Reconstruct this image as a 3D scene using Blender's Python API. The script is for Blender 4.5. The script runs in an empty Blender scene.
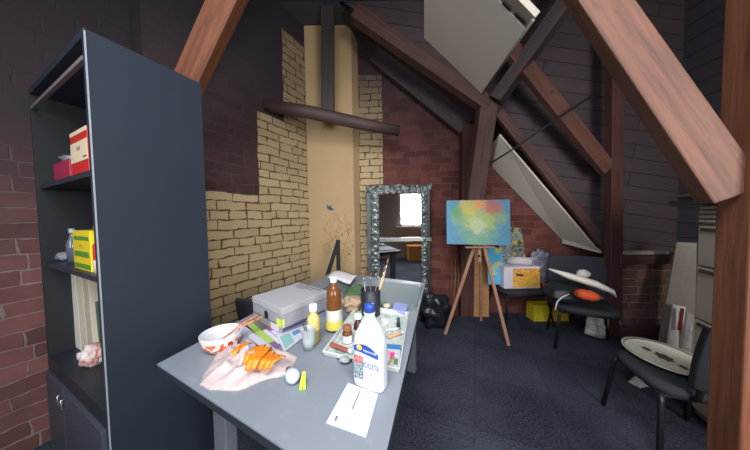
import bpy, bmesh, math, random
from mathutils import Vector, Matrix, noise
random.seed(7)
V = Vector
PI = math.pi
C = bpy.context.scene.collection
scn = bpy.context.scene
scn.view_settings.view_transform = 'Standard'
scn.view_settings.look = 'None'
scn.view_settings.exposure = 0.0

# ------------------------------------------------------------------ camera
FPX = 230.0; CAMZ = 1.32; PITCH = math.atan(9/230); ROLL = 0.015
F = V((0, math.cos(PITCH), -math.sin(PITCH)))
U0 = V((0, math.sin(PITCH), math.cos(PITCH)))
R0 = V((1, 0, 0))
RR = R0*math.cos(ROLL) - U0*math.sin(ROLL)
UU = U0*math.cos(ROLL) + R0*math.sin(ROLL)
CAM = V((0, 0, CAMZ))
cd = bpy.data.cameras.new('camera'); cam = bpy.data.objects.new('camera', cd); C.objects.link(cam)
cd.sensor_width = 36; cd.lens = FPX/750*36; cd.clip_start = 0.02
m3 = Matrix((RR, UU, -F)).transposed()
cam.matrix_world = Matrix.Translation(CAM) @ m3.to_4x4()
scn.camera = cam
# measured directions of the photograph turned into places in the room
def ray(px, py): return F*FPX + RR*(px-375) - UU*(py-225)
def PP(px, py, p, n):
    d = ray(px, py); return CAM + d*((V(p)-CAM).dot(V(n))/d.dot(V(n)))
def PZ(px, py, z): return PP(px, py, (0, 0, z), (0, 0, 1))
def PY(px, py, Y): return PP(px, py, (0, Y, 0), (0, 1, 0))

# ------------------------------------------------------------------ materials
class NT:
    def __init__(s, name):
        s.m = bpy.data.materials.new(name); s.m.use_nodes = True
        s.t = s.m.node_tree; s.b = s.t.nodes['Principled BSDF']
    def n(s, typ, **kw):
        nd = s.t.nodes.new(typ)
        for k, v in kw.items():
            if k in nd.inputs: nd.inputs[k].default_value = v
            else: setattr(nd, k, v)
        return nd
    def l(s, a, b): s.t.links.new(a, b)
    def ramp(s, fac, stops):
        r = s.n('ShaderNodeValToRGB'); s.l(fac, r.inputs[0]); e = r.color_ramp.elements
        while len(e) > 1: e.remove(e[0])
        e[0].position = stops[0][0]; e[0].color = (*stops[0][1], 1)
        for p, c in stops[1:]:
            x = e.new(p); x.color = (*c, 1)
        return r.outputs[0]
    def bump(s, h, strength=.3, dist=.01):
        b = s.n('ShaderNodeBump', Strength=strength, Distance=dist); s.l(h, b.inputs['Height']); s.l(b.outputs[0], s.b.inputs['Normal'])
    def mix(s, fac, a, b):
        x = s.n('ShaderNodeMix', data_type='RGBA')
        for i, v in ((0, fac), (6, a), (7, b)):
            if isinstance(v, (int, float)): x.inputs[i].default_value = v
            elif isinstance(v, tuple): x.inputs[i].default_value = (*v, 1)
            else: s.l(v, x.inputs[i])
        return x.outputs[2]
    def math(s, op, a, b=None):
        x = s.n('ShaderNodeMath', operation=op)
        for i, v in ((0, a), (1, b)):
            if v is None: continue
            if isinstance(v, (int, float)): x.inputs[i].default_value = v
            else: s.l(v, x.inputs[i])
        return x.outputs[0]
def srgb(r, g, b):
    f = lambda c: (c/255/12.92) if c/255 <= .04045 else ((c/255+.055)/1.055)**2.4
    return (f(r), f(g), f(b))
_mc = {}
def plain(name, rgb, rough=.6, metal=0, var=.12, scale=25, bump=.06, trans=0, alpha=1, spec=.5, ior=1.45):
    if name in _mc: return _mc[name]
    t = NT(name); c = srgb(*rgb)
    tc = t.n('ShaderNodeTexCoord'); nz = t.n('ShaderNodeTexNoise', Scale=scale, Detail=3.0); t.l(tc.outputs['Object'], nz.inputs['Vector'])
    t.l(t.mix(nz.outputs[0], tuple(x*(1-var) for x in c), tuple(min(1, x*(1+var)) for x in c)), t.b.inputs['Base Color'])
    t.b.inputs['Roughness'].default_value = rough; t.b.inputs['Metallic'].default_value = metal
    t.b.inputs['Specular IOR Level'].default_value = spec
    t.b.inputs['Transmission Weight'].default_value = trans; t.b.inputs['Alpha'].default_value = alpha
    t.b.inputs['IOR'].default_value = ior
    if bump: t.bump(nz.outputs[0], bump, .01)
    _mc[name] = t.m; return t.m
def blotch(name, cols, scale=8, rough=.6, bump=.1, kind='noise', coord='Object', metal=0):
    t = NT(name); tc = t.n('ShaderNodeTexCoord')
    if kind == 'noise':
        nz = t.n('ShaderNodeTexNoise', Scale=scale, Detail=4.0); o = nz.outputs[0]
    else:
        nz = t.n('ShaderNodeTexVoronoi', Scale=scale); o = nz.outputs['Color']
    t.l(tc.outputs[coord], nz.inputs['Vector'])
    if kind != 'noise':
        sp = t.n('ShaderNodeSeparateColor'); t.l(o, sp.inputs[0]); o = sp.outputs[0]
    lo, hi = (.3, .7) if kind == 'noise' else (0, 1)
    k = len(cols)
    r = t.ramp(o, [(lo+(hi-lo)*i/max(1, k-1) if kind == 'noise' else i/k, srgb(*c)) for i, c in enumerate(cols)])
    if kind != 'noise': r.node.color_ramp.interpolation = 'CONSTANT'
    t.l(r, t.b.inputs['Base Color']); t.b.inputs['Roughness'].default_value = rough; t.b.inputs['Metallic'].default_value = metal
    if bump: t.bump(nz.outputs[0], bump, .01)
    return t.m
def wood(name, dark, light, scale=1.0, rough=.65, axis='Y'):
    """grain runs along the member: UV x is along, UV y across"""
    t = NT(name); uv = t.n('ShaderNodeUVMap')
    mp = t.n('ShaderNodeMapping'); t.l(uv.outputs[0], mp.inputs[0]); mp.inputs['Scale'].default_value = (1.5*scale, 22*scale, 1)
    nz = t.n('ShaderNodeTexNoise', Scale=1.6, Detail=6.0, Roughness=.65, Distortion=.6); t.l(mp.outputs[0], nz.inputs['Vector'])
    tc = t.n('ShaderNodeTexCoord'); n2 = t.n('ShaderNodeTexNoise', Scale=2.2, Detail=3.0); t.l(tc.outputs['Object'], n2.inputs['Vector'])
    c = t.ramp(nz.outputs[0], [(.3, srgb(*dark)), (.62, srgb(*light))])
    c2 = t.mix(t.math('MULTIPLY', n2.outputs[0], .55), c, srgb(*[x*.62 for x in dark]))
    vo = t.n('ShaderNodeTexVoronoi', Scale=2.6); t.l(tc.outputs['Object'], vo.inputs['Vector'])
    kn = t.math('LESS_THAN', vo.outputs[0], .055)
    t.l(t.mix(t.math('MULTIPLY', kn, .6), c2, srgb(60, 32, 22)), t.b.inputs['Base Color'])
    t.b.inputs['Roughness'].default_value = rough; t.bump(nz.outputs[0], .35, .008); return t.m
def brick(name, boxes=(), lo=(74, 40, 37), hi=(120, 66, 58), fade=None, mort=(120, 98, 92), cshade=1):
    """old brick; 'boxes' are (u0,u1,v0,v1) areas of the wall painted cream"""
    t = NT(name); uv = t.n('ShaderNodeUVMap')
    nz = t.n('ShaderNodeTexNoise', Scale=5.0, Detail=4.0); t.l(uv.outputs[0], nz.inputs['Vector'])
    sub = t.n('ShaderNodeVectorMath', operation='SUBTRACT'); t.l(nz.outputs['Color'], sub.inputs[0]); sub.inputs[1].default_value = (.5, .5, .5)
    sc = t.n('ShaderNodeVectorMath', operation='SCALE'); t.l(sub.outputs[0], sc.inputs[0]); sc.inputs['Scale'].default_value = .05
    ad = t.n('ShaderNodeVectorMath', operation='ADD'); t.l(uv.outputs[0], ad.inputs[0]); t.l(sc.outputs[0], ad.inputs[1])
    nm = t.n('ShaderNodeTexNoise', Scale=14.0, Detail=2.0); t.l(uv.outputs[0], nm.inputs['Vector'])
    def br(c1, c2, mo, ms):
        b = t.n('ShaderNodeTexBrick'); t.l(ad.outputs[0], b.inputs['Vector'])
        b.inputs['Color1'].default_value = (*srgb(*c1), 1); b.inputs['Color2'].default_value = (*srgb(*c2), 1); b.inputs['Mortar'].default_value = (*srgb(*mo), 1)
        b.inputs['Scale'].default_value = 1; b.inputs['Mortar Size'].default_value = ms; b.inputs['Mortar Smooth'].default_value = .3
        b.inputs['Brick Width'].default_value = .27; b.inputs['Row Height'].default_value = .087; b.inputs['Bias'].default_value = 0
        r_ = t.n('ShaderNodeMapRange'); t.l(nm.outputs[0], r_.inputs[0]); r_.inputs[1].default_value = .35; r_.inputs[2].default_value = .7; r_.inputs[3].default_value = ms*.45; r_.inputs[4].default_value = ms*2; t.l(r_.outputs[0], b.inputs['Mortar Size'])
        b.squash = .62; b.squash_frequency = 3; return b
    red = br(lo, hi, mort, .0045)
    n2 = t.n('ShaderNodeTexNoise', Scale=9.0, Detail=4.0); t.l(uv.outputs[0], n2.inputs['Vector'])
    rc = t.mix(t.math('MULTIPLY', n2.outputs[0], .75), red.outputs[0], srgb(*[x*.7 for x in lo]))
    col = rc; h = red.outputs['Fac']
    sp = t.n('ShaderNodeSeparateXYZ'); t.l(ad.outputs[0], sp.inputs[0])
    if boxes:
        cr = br((184, 160, 122), (200, 176, 136), (82, 50, 40), .0065)
        cc = t.mix(t.math('MULTIPLY', n2.outputs[0], .3), cr.outputs[0], srgb(168, 146, 98))
        f = None
        for (a, b_, c_, d) in boxes:
            g = t.math('MULTIPLY', t.math('MULTIPLY', t.math('GREATER_THAN', sp.outputs[0], a), t.math('LESS_THAN', sp.outputs[0], b_)),
                       t.math('MULTIPLY', t.math('GREATER_THAN', sp.outputs[1], c_), t.math('LESS_THAN', sp.outputs[1], d)))
            f = g if f is None else t.math('MAXIMUM', f, g)
        col = t.mix(f, rc, cc)
    if fade:   # dim haze high in the room, put into the colour of the upper courses
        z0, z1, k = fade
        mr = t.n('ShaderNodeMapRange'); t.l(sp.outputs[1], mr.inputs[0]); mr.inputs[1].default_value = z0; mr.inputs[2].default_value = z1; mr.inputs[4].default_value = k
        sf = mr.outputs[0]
        if boxes: sf = t.math('MULTIPLY', sf, t.math('SUBTRACT', 1, t.math('MULTIPLY', f, 1-cshade)))
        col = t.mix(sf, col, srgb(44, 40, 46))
    t.l(col, t.b.inputs['Base Color']); t.b.inputs['Roughness'].default_value = .85
    hh = t.math('SUBTRACT', t.math('MULTIPLY', n2.outputs[0], .4), h); t.bump(hh, .7, .012); return t.m
def planks(name, a, b, w=.16, rot=0):
    t = NT(name); uv = t.n('ShaderNodeUVMap'); mp = t.n('ShaderNodeMapping'); t.l(uv.outputs[0], mp.inputs[0]); mp.inputs['Rotation'].default_value = (0, 0, rot)
    bk = t.n('ShaderNodeTexBrick'); t.l(mp.outputs[0], bk.inputs['Vector'])
    bk.inputs['Color1'].default_value = (*srgb(*a), 1); bk.inputs['Color2'].default_value = (*srgb(*b), 1); bk.inputs['Mortar'].default_value = (*srgb(30, 28, 34), 1)
    bk.inputs['Scale'].default_value = 1; bk.inputs['Mortar Size'].default_value = .005; bk.inputs['Brick Width'].default_value = 2.4; bk.inputs['Row Height'].default_value = w
    m2 = t.n('ShaderNodeMapping'); t.l(mp.outputs[0], m2.inputs[0]); m2.inputs['Scale'].default_value = (2, 30, 1)
    nz = t.n('ShaderNodeTexNoise', Scale=1.5, Detail=5.0); t.l(m2.outputs[0], nz.inputs['Vector'])
    t.l(t.mix(t.math('MULTIPLY', nz.outputs[0], .6), bk.outputs[0], srgb(*[x*.55 for x in a])), t.b.inputs['Base Color'])
    t.b.inputs['Roughness'].default_value = .8; t.bump(nz.outputs[0], .3, .01); return t.m

# ------------------------------------------------------------------ mesh builder
class MB:
    def __init__(s): s.bm = bmesh.new(); s.uv = s.bm.loops.layers.uv.new('UVMap'); s.mi = 0
    def face(s, pts, uvs=None, mi=None, smooth=False):
        vs = [s.bm.verts.new(V(p)) for p in pts]
        try: f = s.bm.faces.new(vs)
        except ValueError: return None
        f.material_index = s.mi if mi is None else mi; f.smooth = smooth
        if uvs:
            for lp, u in zip(f.loops, uvs): lp[s.uv].uv = u
        return f
    def hexa(s, b, t):
        """b, t: four bottom and four top corners"""
        vs = [s.bm.verts.new(V(p)) for p in list(b)+list(t)]
        L = (V(b[1])-V(b[0])).length; W = (V(b[2])-V(b[1])).length; H = (V(t[0])-V(b[0])).length
        for idx, (du, dv) in (((3, 2, 1, 0), (L, W)), ((4, 5, 6, 7), (L, W)), ((0, 1, 5, 4), (L, H)), ((1, 2, 6, 5), (W, H)), ((2, 3, 7, 6), (L, H)), ((3, 0, 4, 7), (W, H))):
            f = s.bm.faces.new([vs[i] for i in idx]); f.material_index = s.mi
            for lp, u in zip(f.loops, ((0, 0), (du, 0), (du, dv), (0, dv))): lp[s.uv].uv = u
        return s
    def box(s, c, size, rz=0, mat=None):
        x, y, z = [k/2 for k in size]; M = mat or Matrix.Rotation(rz, 3, 'Z'); c = V(c)
        q = lambda a, b_, d: c + M @ V((a*x, b_*y, d*z))
        return s.hexa([q(-1, -1, -1), q(1, -1, -1), q(1, 1, -1), q(-1, 1, -1)], [q(-1, -1, 1), q(1, -1, 1), q(1, 1, 1), q(-1, 1, 1)])
    def beam(s, p0, p1, w, h, side=(1, 0, 0), w1=None, h1=None):
        p0, p1 = V(p0), V(p1); a = (p1-p0).normalized(); sd = V(side); sd = (sd - a*sd.dot(a)).normalized(); n = a.cross(sd)
        w1 = w1 or w; h1 = h1 or h; L = (p1-p0).length
        c0 = [p0+sd*(i*w/2)+n*(j*h/2) for i, j in ((-1, -1), (1, -1), (1, 1), (-1, 1))]
        c1 = [p1+sd*(i*w1/2)+n*(j*h1/2) for i, j in ((-1, -1), (1, -1), (1, 1), (-1, 1))]
        va = [s.bm.verts.new(p) for p in c0]; vb = [s.bm.verts.new(p) for p in c1]; off = random.random()*9
        for k in range(4):
            f = s.bm.faces.new([va[k], va[(k+1) % 4], vb[(k+1) % 4], vb[k]]); f.material_index = s.mi
            ww = w if k % 2 == 0 else h
            for lp, u in zip(f.loops, ((off, k+off), (off, k+off+ww), (off+L, k+off+ww), (off+L, k+off))): lp[s.uv].uv = u
        for q in (va[::-1], vb):
            f = s.bm.faces.new(q); f.material_index = s.mi
            for lp, u in zip(f.loops, ((0, 0), (w, 0), (w, h), (0, h))): lp[s.uv].uv = u
        return s
    def tube(s, pts, r, seg=10, close=True, flat=1.0):
        pts = [V(p) for p in pts]; n = len(pts); rs = r if isinstance(r, (list, tuple)) else [r]*n; rings = []; up = None
        for i, p in enumerate(pts):
            a = (pts[min(i+1, n-1)]-pts[max(i-1, 0)]).normalized()
            if up is None: up = a.orthogonal().normalized() if abs(a.z) > .9 else (V((0, 0, 1))-a*a.z).normalized()
            up = (up-a*up.dot(a)).normalized(); sd = a.cross(up)
            rings.append([s.bm.verts.new(p+(sd*math.cos(2*PI*k/seg)+up*math.sin(2*PI*k/seg)*flat)*rs[i]) for k in range(seg)])
        L = 0
        for i in range(n-1):
            L2 = L+(pts[i+1]-pts[i]).length
            for k in range(seg):
                f = s.bm.faces.new([rings[i][k], rings[i][(k+1) % seg], rings[i+1][(k+1) % seg], rings[i+1][k]]); f.smooth = True; f.material_index = s.mi
                for lp, u in zip(f.loops, ((L, k/seg*.3), (L, (k+1)/seg*.3), (L2, (k+1)/seg*.3), (L2, k/seg*.3))): lp[s.uv].uv = u
            L = L2
        if close:
            for q in (rings[0][::-1], rings[-1]):
                f = s.bm.faces.new(q); f.material_index = s.mi
        return s
    def lathe(s, prof, o=(0, 0, 0), seg=24, M=None, sx=1, sy=1, mis=None):
        """prof: list of (r,z); sharp breaks by repeated points"""
        o = V(o); M = M or Matrix.Identity(3); rings = []
        for r, z in prof:
            if r < 1e-5: rings.append([s.bm.verts.new(o+M@V((0, 0, z)))])
            else: rings.append([s.bm.verts.new(o+M@V((r*sx*math.cos(2*PI*k/seg), r*sy*math.sin(2*PI*k/seg), z))) for k in range(seg)])
        for i in range(len(prof)-1):
            a, b = rings[i], rings[i+1]
            if prof[i] == prof[i+1]: continue
            for k in range(seg):
                k2 = (k+1) % seg
                q = [a[0], b[k2], b[k]] if len(a) == 1 else ([a[k], a[k2], b[0]] if len(b) == 1 else [a[k], a[k2], b[k2], b[k]])
                if len(a) == 1 and len(b) == 1: continue
                f = s.bm.faces.new(q); f.smooth = True; f.material_index = mis[i] if mis else s.mi
                for lp in f.loops:
                    lp[s.uv].uv = (k/seg, prof[i][1]*4)
        return s
    def prism(s, pts, off):
        """polygon pts extruded by vector off"""
        off = V(off); a = [s.bm.verts.new(V(p)) for p in pts]; b = [s.bm.verts.new(V(p)+off) for p in pts]; n = len(pts)
        o = V(pts[0]); e = (V(pts[1])-o).normalized(); nn = off.normalized(); g = nn.cross(e)
        def setuv(f):
            for lp in f.loops:
                d = lp.vert.co-o; lp[s.uv].uv = (d.dot(e), d.dot(g)+d.dot(nn))
        for q in [a[::-1], b]+[[a[i], a[(i+1) % n], b[(i+1) % n], b[i]] for i in range(n)]:
            f = s.bm.faces.new(q); f.material_index = s.mi; setuv(f)
        return s
    def blob(s, c, size, seed=0, amp=.15, fr=3, sub=3, M=None, ridge=False):
        r = bmesh.ops.create_icosphere(s.bm, subdivisions=sub, radius=1); c = V(c); M = M or Matrix.Identity(3)
        for v in r['verts']:
            d = v.co.normalized(); nz = noise.noise(d*fr+V((seed*7.3, seed, 0)))
            if ridge: nz = 1-2*abs(nz)*1.6
            p = d*(1+amp*nz); p = V((p.x*size[0], p.y*size[1], p.z*size[2])); v.co = c+M@p
        for f in {f for v in r['verts'] for f in v.link_faces}: f.smooth = True; f.material_index = s.mi
        return s
    def sheet(s, outline, h, seed=0, rings=9, amp=1, base=0.002, fr=14):
        """a crumpled sheet heaped inside an outline of world points"""
        n = len(outline); k = 8; pts = []
        for i in range(n):
            a, b = V(outline[i]), V(outline[(i+1) % n])
            for j in range(k): pts.append(a.lerp(b, j/k))
        c = sum(pts, V())/len(pts); R = []
        for r in range(rings+1):
            t = r/rings; row = []
            for p in pts:
                q = c.lerp(p, t); nz = noise.noise(V((q.x*fr, q.y*fr, seed))); n2 = noise.noise(V((q.x*fr*2.6, q.y*fr*2.6, seed+9)))
                w = q + V((noise.noise(q*20+V((seed, 0, 0))), noise.noise(q*20+V((0, seed, 3))), 0))*.006*amp
                w.z += base + h*.3*(1-t)*(1-2.4*abs(noise.noise(V((q.x*fr*.8+3, q.y*fr*.8, seed+4))))) + h*((1-t**2.2)*(.62+.5*nz) + .28*abs(n2)*(.35+.65*(1-t)))
                row.append(s.bm.verts.new(w))
            R.append(row)
        N = len(pts)
        for r in range(rings):
            for i in range(N):
                q = [R[r][i], R[r][(i+1) % N], R[r+1][(i+1) % N], R[r+1][i]]
                f = s.bm.faces.new(q); f.smooth = True; f.material_index = s.mi
        low = [s.bm.verts.new(v.co+V((0, 0, -.0015-(v.co.z-pts[i].z)*.9))) for i, v in enumerate(R[-1])]
        for i in range(N):
            f = s.bm.faces.new([R[-1][i], R[-1][(i+1) % N], low[(i+1) % N], low[i]]); f.material_index = s.mi
        bmesh.ops.remove_doubles(s.bm, verts=R[0], dist=1e-5)
        return s
    def build(s, name, mats, parent=None, base=None, bevel=0, subsurf=0, seg=2, weld=False):
        if parent is not None: base = parent['_base']
        base = V(base) if base is not None else V((0, 0, 0))
        if weld: bmesh.ops.remove_doubles(s.bm, verts=s.bm.verts, dist=1e-5)
        bmesh.ops.recalc_face_normals(s.bm, faces=s.bm.faces)
        for v in s.bm.verts: v.co -= base
        me = bpy.data.meshes.new(name); s.bm.to_mesh(me); s.bm.free()
        for m in (mats if isinstance(mats, (list, tuple)) else [mats]): me.materials.append(m)
        o = bpy.data.objects.new(name, me); C.objects.link(o)
        if parent is not None:
            o.parent = parent; o['_base'] = list(base)
        else: o.location = base; o['_base'] = list(base)
        if bevel:
            b = o.modifiers.new('bevel', 'BEVEL'); b.width = bevel; b.segments = seg; b.limit_method = 'ANGLE'
        if subsurf:
            b = o.modifiers.new('sub', 'SUBSURF'); b.levels = b.render_levels = subsurf
        return o
def tag(o, label, cat, group=None, kind=None):
    o['label'] = label; o['category'] = cat
    if group: o['group'] = group
    if kind: o['kind'] = kind
    return o
def thing(name, base, label, cat, group=None):
    o = bpy.data.objects.new(name, None); C.objects.link(o); o.empty_display_size = .05
    o.location = base; o['_base'] = list(base); return tag(o, label, cat, group)
def struct(o): o['kind'] = 'structure'; return o
def bx(c, size, rz=0): return MB().box(c, size, rz)
def text_mesh(name, txt, size, o, xdir, ydir, mat, parent, align='CENTER', stretch=1):
    cu = bpy.data.curves.new(name, 'FONT'); cu.body = txt; cu.size = size; cu.align_x = align; cu.align_y = 'CENTER'; cu.resolution_u = 2
    ob = bpy.data.objects.new(name, cu); C.objects.link(ob); bpy.context.view_layer.update()
    me = bpy.data.meshes.new_from_object(ob.evaluated_get(bpy.context.evaluated_depsgraph_get()))
    bpy.data.objects.remove(ob); bpy.data.curves.remove(cu)
    xd, yd = V(xdir).normalized(), V(ydir).normalized(); base = V(parent['_base'])
    for v in me.vertices: v.co = V(o)+xd*v.co.x*stretch+yd*v.co.y-base
    me.materials.clear(); me.materials.append(mat)
    r = bpy.data.objects.new(name, me); C.objects.link(r); r.parent = parent; r['_base'] = list(base); return r

E = V((.40, .9165, 0)).normalized()       # the long axis of the room
W = V((-.895, .446, 0)).normalized()      # across it, to the left
WALLD = V((.565, 1, 0)).normalized()
def wallX(Y): return .565*Y-2.571
HC = 3.75

M_pine = wood('pine_orange', (96, 54, 34), (146, 88, 58))
M_pine_d = wood('pine_aged', (76, 48, 42), (118, 76, 62))
M_brown = wood('timber_brown', (66, 45, 44), (104, 72, 64))
M_dark = wood('timber_dark', (50, 42, 46), (80, 66, 66))
M_redpost = wood('timber_red', (66, 38, 36), (96, 56, 50))
M_plank = planks('dark_planks', (66, 64, 76), (76, 72, 82), .17)  # bluish lift of the haze is put into the plank colour
M_plankr = planks('roof_planks', (76, 66, 72), (88, 74, 76), .16, rot=PI/2-.15)
M_sand = plain('cream_plaster', (184, 156, 116), .8, var=.06, scale=5, bump=.1)

# ------------------------------------------------------------------ setting
def wall_quad(name, p0, p1, z0, z1, mat, t=.12, nrm=None, u0=0):
    """wall as a slab, inner face from p0 to p1; UV in metres"""
    p0, p1 = V((*p0, 0)), V((*p1, 0)); d = (p1-p0); L = d.length; n = V(nrm) if nrm else V((-d.y, d.x, 0)).normalized()
    m = MB(); up = V((0, 0, 1))
    a, b = p0+up*z0, p1+up*z0; c, e = p1+up*z1, p0+up*z1
    m.face([a, b, c, e], [(u0, z0), (u0+L, z0), (u0+L, z1), (u0, z1)])
    o = n*t
    m.face([a+o, e+o, c+o, b+o]); m.face([a, e, e+o, a+o]); m.face([b, b+o, c+o, c]); m.face([e, c, c+o, e+o]); m.face([a, a+o, b+o, b])
    return struct(m.build(name, mat))
# floor: charcoal-blue carpet tiles
t = NT('carpet'); tc = t.n('ShaderNodeTexCoord'); nz = t.n('ShaderNodeTexNoise', Scale=75.0, Detail=4.0, Roughness=.8); t.l(tc.outputs['Object'], nz.inputs['Vector'])
n2 = t.n('ShaderNodeTexNoise', Scale=2.5, Detail=5.0); t.l(tc.outputs['Object'], n2.inputs['Vector'])
mp = t.n('ShaderNodeMapping'); t.l(tc.outputs['Object'], mp.inputs[0]); mp.inputs['Rotation'].default_value = (0, 0, .41)
bk = t.n('ShaderNodeTexBrick'); t.l(mp.outputs[0], bk.inputs['Vector']); bk.offset = 0
for k, v in (('Color1', srgb(52, 56, 68)), ('Color2', srgb(66, 70, 84)), ('Mortar', srgb(38, 40, 46))): bk.inputs[k].default_value = (*v, 1)
for k, v in (('Scale', 1), ('Brick Width', .5), ('Row Height', .5), ('Mortar Size', .004)): bk.inputs[k].default_value = v
c1 = t.mix(t.ramp(nz.outputs[0], [(.42, (0, 0, 0)), (.58, (1, 1, 1))]), srgb(24, 27, 36), bk.outputs[0])
t.l(t.mix(t.ramp(n2.outputs[0], [(.35, (0, 0, 0)), (.75, (.35, .35, .35))]), c1, srgb(86, 90, 102)), t.b.inputs['Base Color'])
t.b.inputs['Roughness'].default_value = .95; t.b.inputs['Specular IOR Level'].default_value = .2; t.bump(nz.outputs[0], .5, .004)
m = MB(); m.face([(-4.6, -1.4, 0), (4.2, -1.4, 0), (4.2, 3.5, 0), (-4.6, 3.5, 0)]); m.face([(-4.6, -1.4, -.05), (-4.6, 3.5, -.05), (4.2, 3.5, -.05), (4.2, -1.4, -.05)])
struct(m.build('floor', t.m))
m = MB(); m.face([(-4.6, -1.4, HC), (4.2, -1.4, HC), (4.2, 3.5, HC), (-4.6, 3.5, HC)], [(0, 0), (7.8, 0), (7.8, 4.9), (0, 4.9)])
m.face([(-4.6, -1.4, HC+.06), (-4.6, 3.5, HC+.06), (4.2, 3.5, HC+.06), (4.2, -1.4, HC+.06)])
struct(m.build('ceiling', M_plank))

CHY = 3.02                                 # front of the chimney breast
def uL(Y): return (Y+1.35)/WALLD.y         # distance along the left wall
def zAt(px, py):                           # height on the left wall at a pixel
    d = ray(px, py); # X=.565Y-2.571
    s_ = 2.571/(.565*d.y-d.x); return (CAM+d*s_)
pa = zAt(230, 193); pb = zAt(258, 150); pc = zAt(258, 111); pd = zAt(285, 150); pe = zAt(300, 43)
boxes = [(uL(1.0), 99, -1, pa.z), (uL(pb.y), 99, -1, pc.z), (uL(pd.y), 99, -1, pe.z)]
M_brL = brick('brick_left', boxes, lo=(66, 40, 40), hi=(94, 58, 54), fade=(1.5, 2.9, .95), mort=(98, 80, 78), cshade=.5)
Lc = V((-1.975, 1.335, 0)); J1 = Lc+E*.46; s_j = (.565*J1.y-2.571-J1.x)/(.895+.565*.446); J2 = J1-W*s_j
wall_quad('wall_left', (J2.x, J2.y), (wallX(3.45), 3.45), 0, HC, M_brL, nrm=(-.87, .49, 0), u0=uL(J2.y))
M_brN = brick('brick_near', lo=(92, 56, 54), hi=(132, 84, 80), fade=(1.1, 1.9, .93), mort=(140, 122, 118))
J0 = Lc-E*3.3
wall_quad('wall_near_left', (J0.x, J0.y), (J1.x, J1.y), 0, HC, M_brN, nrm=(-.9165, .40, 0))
wall_quad('wall_return', (J1.x, J1.y), (J2.x, J2.y), 0, HC, M_brN, nrm=(.4, .9165, 0))
BW0 = V((1.13, 3.07, 0)); BWD = V((1, -.06, 0)).normalized()
def BP(px, py, off=0):                     # a point on the back wall
    n = V((.06, 1, 0)).normalized(); return PP(px, py, BW0-n*off, n)
cb = BP(382.5, 150)
a0 = BW0+BWD*(-2.0); u_cb = (cb-a0).dot(BWD)
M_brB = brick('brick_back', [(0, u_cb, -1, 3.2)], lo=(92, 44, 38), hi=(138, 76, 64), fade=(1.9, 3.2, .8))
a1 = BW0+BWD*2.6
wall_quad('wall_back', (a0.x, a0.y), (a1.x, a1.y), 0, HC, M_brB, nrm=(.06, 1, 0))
# chimney breast, smooth cream plaster
xl = wallX(CHY)-.1; xr = PY(353, 150, CHY).x
xb = BP(360, 150).x
m = MB(); m.hexa([(xl, CHY, 0), (xr, CHY, 0), (xb, 3.17, 0), (xl, 3.3, 0)], [(xl, CHY, HC), (xr, CHY, HC), (xb, 3.17, HC), (xl, 3.3, HC)])
struct(m.build('wall_chimney', M_sand))
# roof slope over the back wall: soffit from the gable line to the rafters
G = [BP(330, 22), BP(470, 127), BP(480, 142), BP(566, 245)]
S2 = [PY(352, 8, 2.62), PY(484, 96, 2.62), PY(492, 112, 2.62), PY(606, 254, 2.62)]
m = MB(); m.face([G[0], S2[0], S2[1], G[1]], [(0, 0), (.5, 0), (.5, 2), (0, 2)]); m.face([G[1], S2[1], S2[2], G[2]], [(0, 2), (.5, 2), (.5, 2.3), (0, 2.3)])
struct(m.build('ceiling_soffit', M_dark))
# plank partition behind the frames on the right
PYR = 2.70
m = MB(); pl = [PY(340, 0, PYR), PY(484, 96, PYR), PY(492, 112, PYR), PY(612, 258, PYR)]
poly = [V((pl[0].x, PYR, HC))]+pl+[V((pl[3].x-.02, PYR, 0)), V((4.2, PYR, 0)), V((4.2, PYR, HC))]
m.prism(poly, (0, .05, 0)); struct(m.build('wall_planked', M_plankr))
m = MB(); # sloped white plasterboard beside the rafter
wq = [BP(487, 151, .01), BP(492, 167, .01), BP(563, 241, .01), BP(568, 246, .01)]
wr = [PY(499, 135, 2.64), PY(499, 135, 2.64), PY(598, 251, 2.64)]
nn = (wq[2]-wq[1]).cross(wr[2]-wq[2]).normalized()
if nn.z < 0: nn = -nn
m.prism([wr[0], wq[0], wq[1], wq[2], wr[2]], nn*.02)
struct(m.build('ceiling_board', plain('white_board', (206, 200, 186), .7, var=.05, scale=4)))
m = MB().beam(wq[2]+V((-.02, -.02, 0)), wr[2]+V((.02, -.03, 0)), .05, .02, (0, 0, 1))
struct(m.build('trim_1', plain('white_trim', (186, 178, 168), .6)))
wall_quad('wall_right', (3.55, -1.35), (3.55, 2.75), 0, HC, M_plank, nrm=(1, 0, 0))
# rear wall with a window (seen only in the mirror); built in four pieces round the opening
WX0, WX1, WZ0, WZ1 = .75, 1.95, 1.0, 2.25; RY = -1.3; VX0, VX1 = -1.7, -.5
M_rear = plain('rear_plaster', (190, 178, 170), .9)
m = MB()
for x0, x1, z0, z1 in ((-4.6, VX0, 0, HC), (VX1, WX0, 0, HC), (VX0, VX1, 0, WZ0), (VX0, VX1, WZ1, HC), (WX1, 4.2, 0, HC), (WX0, WX1, 0, WZ0), (WX0, WX1, WZ1, HC)):
    m.box(((x0+x1)/2, RY-.05, (z0+z1)/2), (x1-x0, .1, z1-z0))
struct(m.build('wall_rear', M_rear))
m = MB(); ww = M_white = plain('window_white', (226, 224, 218), .5)
for x0, x1, z0, z1 in ((WX0, WX0+.06, WZ0, WZ1), (WX1-.06, WX1, WZ0, WZ1), (WX0, WX1, WZ0, WZ0+.06), (WX0, WX1, WZ1-.06, WZ1), ((WX0+WX1)/2-.02, (WX0+WX1)/2+.02, WZ0, WZ1)):
    m.box(((x0+x1)/2, RY-.02, (z0+z1)/2), (x1-x0, .06, z1-z0))
struct(m.build('window_1', ww))
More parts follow.
